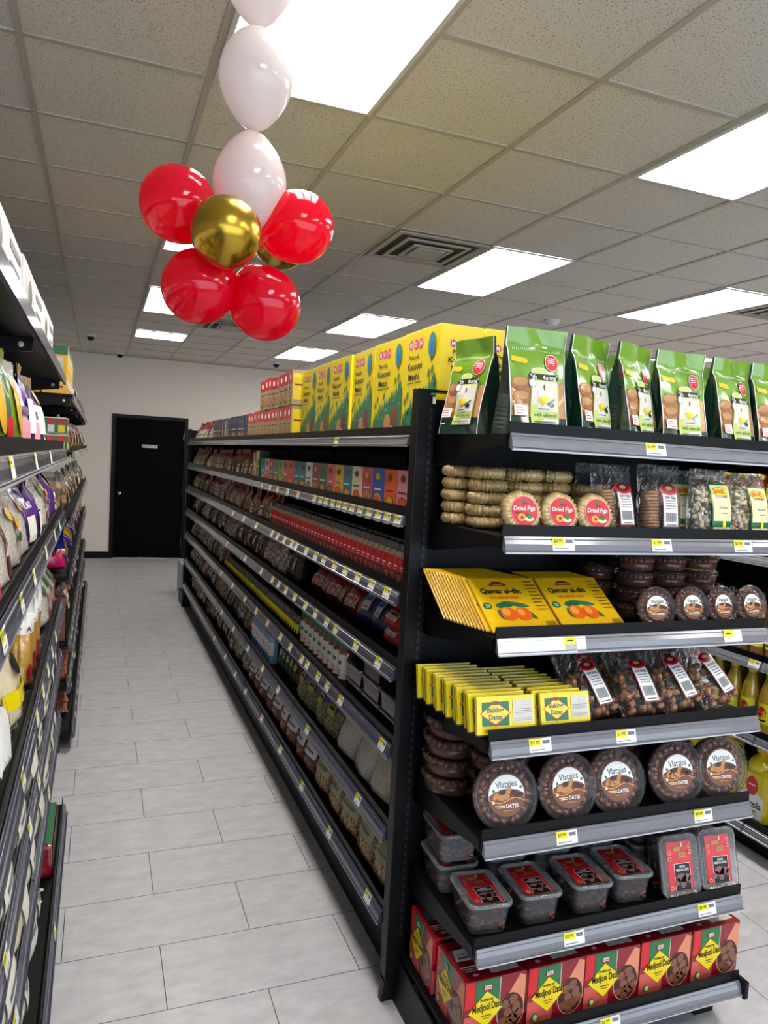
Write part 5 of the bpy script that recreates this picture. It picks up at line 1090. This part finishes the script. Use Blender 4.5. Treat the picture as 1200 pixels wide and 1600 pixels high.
for i in range(5): place(JG, (2.84, 2.2 + i * 0.195, RLV[4] + 0.002), R(-90 + 4 * (i % 2)), 0, 0, f'big yellow oil jug on the base shelf, {nth(i + 1)} from the near end', 'jug', 'yellow oil jugs', (1, 1, 0.95))
for i in range(11):
    for q in range(2):
        p = HJ if i < 5 else JJ
        place(p, (2.83, 2.36 + i * 0.088, RLV[1] + 0.002 + q * 0.138 * (1.34 if i < 5 else 1.27)), R(-90), 0, 0, f'{"amber honey jar with gold lid" if i < 5 else "dark jam jar with white lid"}, {nth(i + 1)} along, {"lower" if q == 0 else "upper"} layer of the jar shelf', 'jar', 'jars on the oil aisle shelf', (1.05, 1.05, 1.34 if i < 5 else 1.27))

# ------------------------------------------------------------------ balloons
BR = balloon_mat('red balloon latex', (238, 10, 58), 0.6); BWt = balloon_mat('pearl white balloon latex', (240, 232, 230), 0.5); BG = balloon_mat('chrome gold balloon latex', (186, 150, 52), 0, 0.95, 0.24)
def balloon(mat, ra, rl, neck=0.35):
    r = thing('balloon'); prof = []; n = 26
    for i in range(n + 1):
        t = math.pi * i / n; z = -math.cos(t) * rl; k = math.sin(t); k *= (1 - neck * 0.28 * max(0, -math.cos(t) * -1 if False else (math.cos(t))) ** 1.5)
        prof.append((max(ra * k, 0.0015), z))
    m = MB().lathe(prof, 40, mat); m.build('envelope', r)
    MB().lathe([(0.0016, -rl + 0.002), (0.004, -rl - 0.002), (0.0025, -rl - 0.005), (0.007, -rl - 0.010), (0.0075, -rl - 0.012), (0.004, -rl - 0.0115)], 14, mat).build('knot', r); return r
# the axis runs from the knot (at -z) outwards
PW = balloon(BWt, 0.086, 0.115, 1.0); PR_ = balloon(BR, 0.086, 0.092, 0.7); PG = balloon(BG, 0.078, 0.083, 0.7)
def put(p, c, direction, label, group, rl):
    o = p if p.name not in USED else copytree(p); USED.add(p.name)
    q = Vector(direction).normalized().to_track_quat('Z', 'Y').to_matrix().to_4x4(); o.matrix_world = Matrix.Translation(c) @ q; tag(o, label, 'balloon', group)
put(PW, (0.319, 1.80, 2.778), (0, 0, 1), 'topmost white balloon, cut off by the top edge of the photo', 'white balloons', 0.115)
put(PW, (0.320, 1.80, 2.543), (0, 0, 1), 'middle white balloon of the hanging chain, whole and in front of the lamp', 'white balloons', 0.115)
put(PW, (0.315, 1.80, 2.312), (0, 0, -1), 'lowest white balloon, its tip tucked among the red balloons', 'white balloons', 0.115)
CC = Vector((0.30, 1.81, 2.135))
for c, nm, g in (((0.158, 1.80, 2.228), 'upper red balloon on the side towards the door aisle', 0), ((0.432, 1.80, 2.223), 'upper red balloon on the side towards the yellow cartons', 0), ((0.21, 1.80, 2.056), 'lower red balloon on the side towards the door aisle', 0), ((0.361, 1.80, 2.036), 'lowest red balloon, on the side towards the yellow cartons', 0)):
    put(PR_, c, Vector(c) - CC, nm, 'red balloons', 0.09)
put(PG, (0.248, 1.685, 2.152), Vector((0.248, 1.685, 2.152)) - CC, 'shiny gold balloon at the front centre of the red cluster', 'gold balloons', 0.08)
put(PG, (0.432, 1.97, 2.238), Vector((0.432, 1.97, 2.238)) - CC, 'second gold balloon almost hidden behind the upper red balloon', 'gold balloons', 0.08)
sm = MB().tube([(0.319, 1.80, 2.655), (0.330, 1.795, 2.66)], 0.003, OFFW).tube([(0.319, 1.80, 2.893), (0.319, 1.80, CEIL - 0.005)], 0.0012, OFFW)
tag(sm.build('string', None), 'thin pale string hanging the white balloons from the ceiling', 'string')

# ------------------------------------------------------------------ products of the near rice and flour shelving; faces towards +X
def lefty(proto, y, k, label, cat='bag', x=-0.185, rz=90, lean=0.1, group=None, sc=(1, 1, 1), lv=LN, zo=0.001, roll=0):
    return place(proto, (x, y, lv[k] + zo), R(rz), lean, roll, label, cat, group, sc)
def printed_bag(name, w, h, d, base, seed, parts, coat=0.6, head=None, hv=0.8, words=None, flat=0.14, bot=0.12):
    r = thing(name); m = MB(); S = pouch(m, w, h, d, [(0, hv, base), (hv, 1, head)] if head else [(0, 1, base)], seed, flat=flat, nx=10, nz=16, bot=bot); m.build('bag', r)
    m = MB(); A = Art(m, on_pouch(S, w, h))
    for p in parts:
        if p[0] == 'r': A.rect(w * p[1], w * p[2], h * p[3], h * p[4], p[5], 4, 4)
        elif p[0] == 'e': A.ell(w * p[1], h * p[2], w * p[3], h * p[4], p[5], 16, rings=2)
        elif p[0] == 't': A.text(p[1], w * p[2], h * p[3], p[4], p[5], width=w * p[6], bold=0.02)
    m.build('print', r); return r
APP = thing('appliance_box'); carton(0.5, 0.3, 0.125, WHITE).build('box_body', APP)
m = MB(); A = Art(m, facemap('F', 0.5, 0.3, 0.125)); A.rect(-0.2, 0.0, 0.02, 0.11, OFFW); A.ell(-0.1, 0.06, 0.05, 0.035, GREYINK, 16); A.ell(-0.1, 0.06, 0.04, 0.026, BLKPL, 16); A.rect(0.05, 0.22, 0.08, 0.1, GREYINK); A.rect(0.05, 0.2, 0.04, 0.05, GREYINK, same=True); A.ell(0.12, 0.02, 0.02, 0.012, RED, 10); m.build('front_print', APP)
m = MB(); A = Art(m, facemap('L', 0.5, 0.3, 0.125)); A.rect(0.02, 0.12, 0.08, 0.095, INK); m.build('side_print', APP)
lefty(APP, 1.33, 0, 'long low cream-white carton on the canopy shelf, closer to the camera', 'box', x=-0.295, lean=0, sc=(1.0, 1, 0.68))
lefty(APP, 1.86, 0, 'white appliance carton on the canopy shelf, middle one with grey picture', 'box', x=-0.295, lean=0, sc=(1, 1, 0.76))
lefty(APP, 2.35, 0, 'white appliance carton on the canopy shelf, last one before the yellow boxes', 'box', x=-0.295, lean=0, sc=(0.9, 1, 0.8))
KR = M('kraft paper top', (196, 156, 108), 0.5)
T1 = printed_bag('tall_bag', 0.15, 0.215, 0.07, M('teal green bag', (34, 116, 92), 0.3, coat=0.6, bump=0.2), 41, [('r', -.4, .4, .05, .3, RED), ('r', -.2, .3, .02, .07, WHITE)])
T2_ = printed_bag('tall_bag', 0.15, 0.21, 0.07, M('leaf yellow bag', (150, 170, 50), 0.3, 0.2, coat=0.6, bump=0.2), 42, [('e', 0, .45, .3, .3, YEL2), ('r', -.4, .4, 0.03, .14, DGREEN), ('r', -.2, .3, .03, .09, WHITE)])
T3_ = printed_bag('tall_bag', 0.14, 0.2, 0.07, M('pearly white bag', (226, 222, 220), 0.3, coat=0.6, bump=0.2), 43, [('r', -.4, .4, .05, .35, PINK), ('r', -.3, .3, .4, .5, PURPLE)])
T4 = printed_bag('tall_bag', 0.15, 0.21, 0.07, PURPLE, 44, [('e', .1, .72, .2, .1, YEL2), ('r', -.45, .2, .2, .6, WHITE), ('r', -.3, .3, .03, .1, WHITE)], head=KR, hv=0.88)
T5 = printed_bag('tall_bag', 0.13, 0.17, 0.05, M('pale patterned bag', (222, 214, 190), 0.4, 0.1, coat=0.3), 45, [('e', -.2, .5, .08, .06, GREEN), ('e', .1, .3, .08, .06, RED), ('e', .2, .7, .1, .05, GREEN), ('r', -.3, .3, .1, .2, LORANGE)])
for i, (p, y, nm, ln) in enumerate(((T1, 1.22, 'teal green tall bag with red panel', .03), (T2_, 1.42, 'yellow-green tall bag', .03), (T1, 1.56, 'second teal green tall bag', .03), (T2_, 1.72, 'second yellow-green tall bag', .04), (T3_, 1.90, 'pearly white and pink tall bag', .05), (T4, 2.08, 'purple and white tall bag with kraft top', .03), (T3_, 2.26, 'second pearly white tall bag', .1), (T4, 2.44, 'second purple tall bag with kraft top', .08), (T5, 2.64, 'pale patterned bag leaning back', .3), (T5, 2.82, 'second pale patterned bag leaning back', .4))):
    lefty(p, y, 1, f'{nm} on the first shelf below the canopy', x=-0.19, lean=ln, rz=90 + (4, -3, 5, 0, -4, 6, 2, -4, 10, 12)[i], sc=(0.95, 1, 1))
PB = printed_bag('rice_bag', 0.2, 0.235, 0.09, PURPLE, 51, [('e', .0, .75, .25, .15, TAN), ('r', -.3, .3, .2, .28, WHITE), ('t', 'PEARL', 0, .45, .025, WHITE, .6)])
WB = printed_bag('rice_bag', 0.19, 0.24, 0.09, B_RICE, 52, [('r', -.05, .05, .1, .8, RED), ('e', -.2, .65, .14, .1, GREEN), ('e', .2, .2, .16, .1, RED), ('e', .22, .5, .1, .12, YEL2)])
YB = printed_bag('rice_bag', 0.18, 0.23, 0.08, B_RICE, 53, [('e', -.1, .66, .14, .07, YEL2), ('e', .12, .55, .14, .06, YEL2), ('e', .1, .4, .14, .05, GREEN), ('r', -.02, .02, .1, .8, RED)])
CPB = printed_bag('rice_bag', 0.17, 0.22, 0.08, PURPLE, 54, [('r', -.3, .3, .1, .45, OFFW), ('t', 'URID', 0, .6, .02, WHITE, .5)])
for i, (p, y, nm) in enumerate(((PB, 1.0, 'large purple rice bag with white lettering'), (WB, 1.22, 'white rice bag with red stripe and green mark'), (WB, 1.43, 'second white rice bag with red stripe'), (YB, 1.64, 'white rice bag with yellow flowers'), (YB, 1.84, 'second white rice bag with yellow flowers'), (CPB, 2.04, 'purple and clear bag leaning back'), (CPB, 2.22, 'second purple and clear bag'), (WB, 2.42, 'third white rice bag with red stripe'), (YB, 2.62, 'third white rice bag with yellow flowers'), (PB, 2.83, 'last purple rice bag'))):
    lefty(p, y, 2, f'{nm}, second shelf of the near rice shelving', x=-0.185, lean=0.06 + 0.03 * (i % 3), rz=90 + (5, -4, 6, -3, 4, -5, 5, 3, -4, 4)[i], sc=(0.98, 1, 0.82))
LB = printed_bag('rice_bag', 0.24, 0.3, 0.1, M('plum film', (104, 24, 78), 0.3, coat=0.6, bump=0.2), 55, [('e', -.1, .3, .3, .25, WHITE), ('t', 'L', .3, .62, .02, WHITE, .07), ('t', 'O', .3, .53, .02, WHITE, .08), ('t', 'V', .3, .44, .02, WHITE, .08), ('t', 'E', .3, .35, .02, WHITE, .07)])
TOR = printed_bag('grain_bag', 0.2, 0.24, 0.09, M('cream printed bag', (226, 214, 176), 0.35, coat=0.6, bump=0.2), 56, [('e', -.2, .82, .2, .08, ORANGE), ('e', .1, .6, .2, .1, INK), ('r', -.48, .48, .25, .42, YEL), ('t', 'TORI', .1, .33, .02, DRED, .3)])
lefty(LB, 1.50, 3, 'plum and purple rice bag lettered down its side, third shelf', x=-0.195, lean=0.08, sc=(0.95, 1, 0.9))
lefty(LB, 1.22, 3, 'second plum and purple rice bag, closer to the camera, third shelf', x=-0.195, lean=0.08, sc=(0.95, 1, 0.9))
lefty(TOR, 1.80, 3, 'cream and yellow grain bag with orange mark, third shelf', x=-0.19, lean=0.1, sc=(0.95, 1, 0.95))
def agrino():
    r = thing('rice_bag'); m = MB(); S = pouch(m, 0.075, 0.235, 0.12, [(0, 0.62, M('golden parboiled rice', (190, 142, 56), 0.3, 0.25, 90, coat=0.9, bump=0.3)), (0.62, 1, M('white wrinkled top film', (226, 222, 216), 0.3, coat=0.7, bump=0.5))], 57, nx=10, nz=16); m.build('bag', r)
    m = MB(); A = Art(m, on_pouch(S, 0.075, 0.235)); A.text('Agrino', -0.01, 0.16, 0.009, INK, width=0.034, bold=0.01); A.text('A', 0.024, 0.158, 0.014, INK, bold=0.02); A.ell(0.028, 0.05, 0.006, 0.022, DRED, 12); m.build('print', r); return r
AG = agrino()
for i, y in enumerate((2.09, 2.22, 2.35)): lefty(AG, y, 3, f'white-topped bag of golden rice, {nth(i + 1)} of three on the third shelf', x=-0.182, rz=6, lean=0.05, group='white-topped golden rice bags', sc=(0.95, 1, 1))
lefty(AG, 2.10, 3, 'white-topped golden rice bag deeper in, beside the front three', x=-0.268, rz=0, lean=0.05, sc=(1, 1, 0.97))
OBX = thing('small_box'); carton(0.06, 0.1, 0.15, ORANGE).build('box_body', OBX); m = MB(); A = Art(m, facemap('F', 0.06, 0.1, 0.15)); A.rect(-0.02, 0.02, 0.08, 0.1, BROWN); m.build('front_print', OBX)
lefty(OBX, 2.5, 3, 'small orange box standing behind the golden rice bags', 'box', x=-0.20, rz=4, lean=0)
lefty(T5, 2.62, 3, 'pale patterned bag behind the small orange box, third shelf', x=-0.2, lean=0.1)
for i in range(3): lefty(WB, 2.78 + i * 0.17, 3, f'white rice bag with red stripe, {nth(i + 1)} beyond the orange box, third shelf', x=-0.19, lean=0.08, group='white rice bags, third shelf', sc=(0.9, 1, 0.85))
FLB = printed_bag('flour_bag', 0.2, 0.2, 0.08, B_FLR, 58, [('r', -.3, .3, .3, .6, OFFW), ('r', -.2, .2, .45, .5, GREYINK)], bot=0.4); CRK = printed_bag('flour_bag', 0.2, 0.21, 0.085, M('pale yellow crinkled film', (222, 214, 170), 0.3, 0.06, 20, coat=0.8, bump=0.8), 59, [('r', -.2, .3, .4, .6, OFFW)], bot=0.4)
GRNB = printed_bag('bran_bag', 0.2, 0.2, 0.08, M('bottle green film', (20, 92, 52), 0.3, 0.1, 20, coat=0.8, bump=0.3), 60, [('e', 0, .6, .25, .15, RED), ('r', -.2, .2, .1, .2, WHITE)], bot=0.4)
RG_ = thing('tea_packet'); MB().box(-0.06, 0.06, -0.17, 0.17, 0, 0.12, M('wine red film', (140, 20, 34), 0.25, 0.1, 20, coat=0.9, bump=0.4), 0.014).build('packet_body', RG_)
m = MB(); A = Art(m, facemap('R', 0.12, 0.34, 0.12)); A.rect(-0.16, 0.16, 0.006, 0.114, GREEN, 4, 2); m.build('side_print', RG_)
m = MB(); A = Art(m, facemap('T', 0.12, 0.34, 0.12)); A.rect(0.022, 0.055, -0.16, 0.16, GREEN, 2, 4); A.text('NANA', -0.015, 0.04, 0.05, WHITE, width=0.2, bold=0.03, rot=90); m.build('top_print', RG_)
for i in range(8): lefty(FLB if i % 3 else CRK, 1.1 + i * 0.235, 4, f'cream crinkled flour bag, {nth(i + 1)} from the camera, fourth shelf of the near shelving', x=-0.163, lean=0.0, rz=90 + random.uniform(-5, 5), group='flour bags, fourth near shelf', sc=(1.08, 1, 0.95), zo=0.012)
lefty(GRNB, 1.2, 5, 'bottle green bag, first from the camera on the fifth near shelf', x=-0.175, lean=0.0)
for i in range(7): lefty(CRK if i % 2 else FLB, 1.43 + i * 0.235, 5, f'pale crinkled flour bag, {nth(i + 1)} beyond the green bag, fifth near shelf', x=-0.163, lean=0.0, rz=90 + random.uniform(-5, 5), group='flour bags, fifth near shelf', sc=(1.08, 1, 1), zo=0.012)
for i in range(3): lefty(FLB, 1.98 + i * 0.2, 6, f'cream flour bag slumped on the base deck, {nth(i + 1)} from the camera', x=-0.17, lean=0.15, rz=90 + (6, -8, 5)[i], group='flour bags on the base deck', sc=(1, 1.2, 1.3))
for i in range(4): lefty(CRK, 1.05 + i * 0.24, 6, f'pale crinkled bag deep on the base deck, {nth(i + 1)} from the camera', x=-0.25, lean=0.3, group='crinkled bags deep on the base deck', sc=(1.1, 1, 1.1))
place(RG_, (-0.175, 2.85, LN[6] + 0.002), R(0), 0, 0, 'wine red and green packet with white lettering on the base deck', 'packet')

# ------------------------------------------------------------------ products of the farther shelving beyond the gap
YG = small_box(0.13, 0.12, 0.25, YEL2, GREEN, 0.82, WHITE, DRED, YEL2); 
m = MB(); A = Art(m, facemap('L', 0.13, 0.12, 0.25)); A.rect(-0.059, 0.059, 0.2, 0.249, GREEN); A.rect(-0.04, 0.04, 0.09, 0.19, OFFW); A.rect(-0.03, 0.03, 0.12, 0.125, GREYINK); A.rect(-0.03, 0.03, 0.15, 0.155, GREYINK, same=True); A.rect(-0.04, 0.04, 0.03, 0.04, DRED); m.build('side_print', YG)
CRT = thing('carton_tray'); MB().box(-0.12, 0.12, -0.1, 0.1, 0, 0.085, OFFW, 0.004).build('tray_wrap', CRT)
m = MB()
for sd, hw in (('F', 0.12), ('L', 0.1)):
    A = Art(m, facemap(sd, 0.24, 0.2, 0.085)); A.rect(-hw, hw, 0.004, 0.08, GREEN); n = 4
    for q in range(n): A.rect(-hw + (q + 0.1) * 2 * hw / n, -hw + (q + 0.75) * 2 * hw / n, 0.05, 0.078, RED, same=q > 0); A.rect(-hw + (q + 0.1) * 2 * hw / n, -hw + (q + 0.75) * 2 * hw / n, 0.008, 0.045, YEL if q % 2 else WHITE, same=True)
m.build('side_print', CRT)
WN = plain_bag('nut_bag', 0.24, 0.22, 0.1, B_WAL, FILMW, 0.75, OFFW, 71, (0.2, 0.55, 0.45)); BLB = plain_bag('snack_bag', 0.2, 0.16, 0.09, M('royal blue film', (30, 44, 150), 0.25, 0.2, 20, coat=0.9, bump=0.5), None, 1, YEL2, 72, (0.1, 0.3, 0.5)); MGB = plain_bag('snack_bag', 0.22, 0.17, 0.1, MAG, None, 1, None, 73)
RDP = plain_bag('lentil_bag', 0.2, 0.2, 0.06, B_PNK, None, 1, None, 74); BRP = small_box(0.1, 0.06, 0.24, M('reddish brown pack', (132, 56, 34), 0.4, coat=0.4), None, 0.6, OFFW, OFFW); GLD = plain_bag('snack_bag', 0.2, 0.2, 0.08, YEL2, None, 1, RED, 75, (0.3, 0.7, 0.6), GREEN)
TUBB = thing('plastic_tub'); MB().lathe([(0.045, 0), (0.055, 0.004), (0.058, 0.12)], 24, M('navy tub', (24, 40, 88), 0.3)).build('tub_body', TUBB); MB().lathe([(0.06, 0.118), (0.061, 0.12), (0.061, 0.15), (0.058, 0.155)], 24, M('pale blue lid', (168, 190, 206), 0.3)).build('lid', TUBB)
fx = -0.225; FU = 'farther shelving'
for i in range(6):
    lefty(YG, 4.30 + i * 0.135, 0, f'yellow carton with green top, {nth(i + 1)} in the outer row on the farther shelving', 'box', x=-0.225, lean=0, group='yellow and green cartons', lv=LFV)
    if i < 2: lefty(YG, 4.30 + i * 0.135, 0, f'yellow carton with green top, {nth(i + 1)} in the inner row on the farther shelving', 'box', x=-0.355, lean=0, group='yellow and green cartons, inner row', lv=LFV)
CAN = plain_bag('snack_bag', 0.2, 0.2, 0.08, B_GRN, None, 1, OFFW, 76, (0.3, 0.7, 0.6), GREEN)
for i in range(16): lefty((CAN, WN, GLD)[i % 3], 5.22 + i * 0.225, 0, f'bag on the top of the {FU}, {nth(i + 1)} beyond the yellow cartons', x=-0.2, lean=0.1, group='bags on top of the farther shelving', lv=LFV, sc=(0.9, 1, 0.9))
for q in range(2): lefty(CRT, 4.38, 1, f'shrink-wrapped tray of green and red cartons, {"lower" if q == 0 else "upper"} of the two-tray pile', 'box', x=-0.26, lean=0, lv=LFV, zo=0.002 + q * 0.09)
fr_ = {1: (GLD, WN, CAN), 2: (WN, WN, CAN), 3: (BLB, GLD, RDP), 4: (CAN, RDP, WN), 5: (RDP, WN, CAN), 6: (RDP, WN, CAN)}
fn_ = {1: 'gold or brown bag', 2: 'brown nut bag', 3: 'bright bag', 4: 'mixed bag', 5: 'mixed lentil bag', 6: 'mixed lentil bag'}
for k in range(1, 7):
    for i in range(18):
        y = (4.62 if k in (1, 2, 3, 6) else 4.5) + i * 0.235
        if y > 8.8: break
        lefty(fr_[k][i % 3], y, k, f'{("golden", "brown", "green", "blue", "orange", "pale")[(i + k) % 6] if False else "crinkled"} {fn_[k]}, {nth(i + 1)} along {("", "first", "second", "third", "fourth", "fifth", "base")[k]} shelf below the cartons', x=-0.2 if k < 6 else -0.17, lean=0.15, rz=90 + random.uniform(-8, 8), group=f'bags on shelf {k} of the farther shelving', lv=LFV, sc=(0.95, 1, min(1.0, 0.85 + (0.15 if k in (1, 2) else 0.0)) if k < 3 else 0.75))
place(WN, (-0.30, 4.34, LFV[2] + 0.002), R(12), 0.35, 0, 'bag of walnuts under clear film at the open end of the farther shelving', 'bag', None, (0.98, 1, 1.1))
place(BLB, (-0.26, 4.34, LFV[3] + 0.13), R(10), 0.3, 0, 'shiny royal blue packet lying on the magenta packet', 'packet')
place(MGB, (-0.26, 4.34, LFV[3] + 0.002), R(8), 0.9, 0, 'shiny magenta packet at the open end of the farther shelving', 'packet')
place(BRP, (-0.2, 4.30, LFV[4] + 0.002), R(4), 0, 0, 'reddish brown pack with pale panel at the open shelf end', 'box')
place(TUBB, (-0.32, 4.32, LFV[4] + 0.002), 0, 0, 0, 'navy tub with pale blue lid beside the reddish brown pack', 'tub')
place(RDP, (-0.225, 4.32, LFV[5] + 0.002), R(8), 0.2, 0, 'salmon lentil bag at the open end, shelf above the lentil pile', 'bag')
for q in range(4): place(RDP, (-0.225, 4.44, LFV[6] + 0.002 + q * 0.06), R(4 + 3 * q), 1.45, 0, f'salmon lentil bag lying flat, {nth(q + 1)} up in the pile on the base shelf', 'bag', 'flat salmon lentil bags', (1, 1, 1))

# prototypes that were never put in place are removed again
for o in [o for o in bpy.data.objects if o.parent is None and o.type in ('EMPTY', 'MESH') and 'label' not in o and o.get('kind') != 'structure']:
    for ch in [c for k in KIDS.get(o.name, []) for c in KIDS.get(k.name, [])] + KIDS.get(o.name, []): bpy.data.objects.remove(ch)
    bpy.data.objects.remove(o)
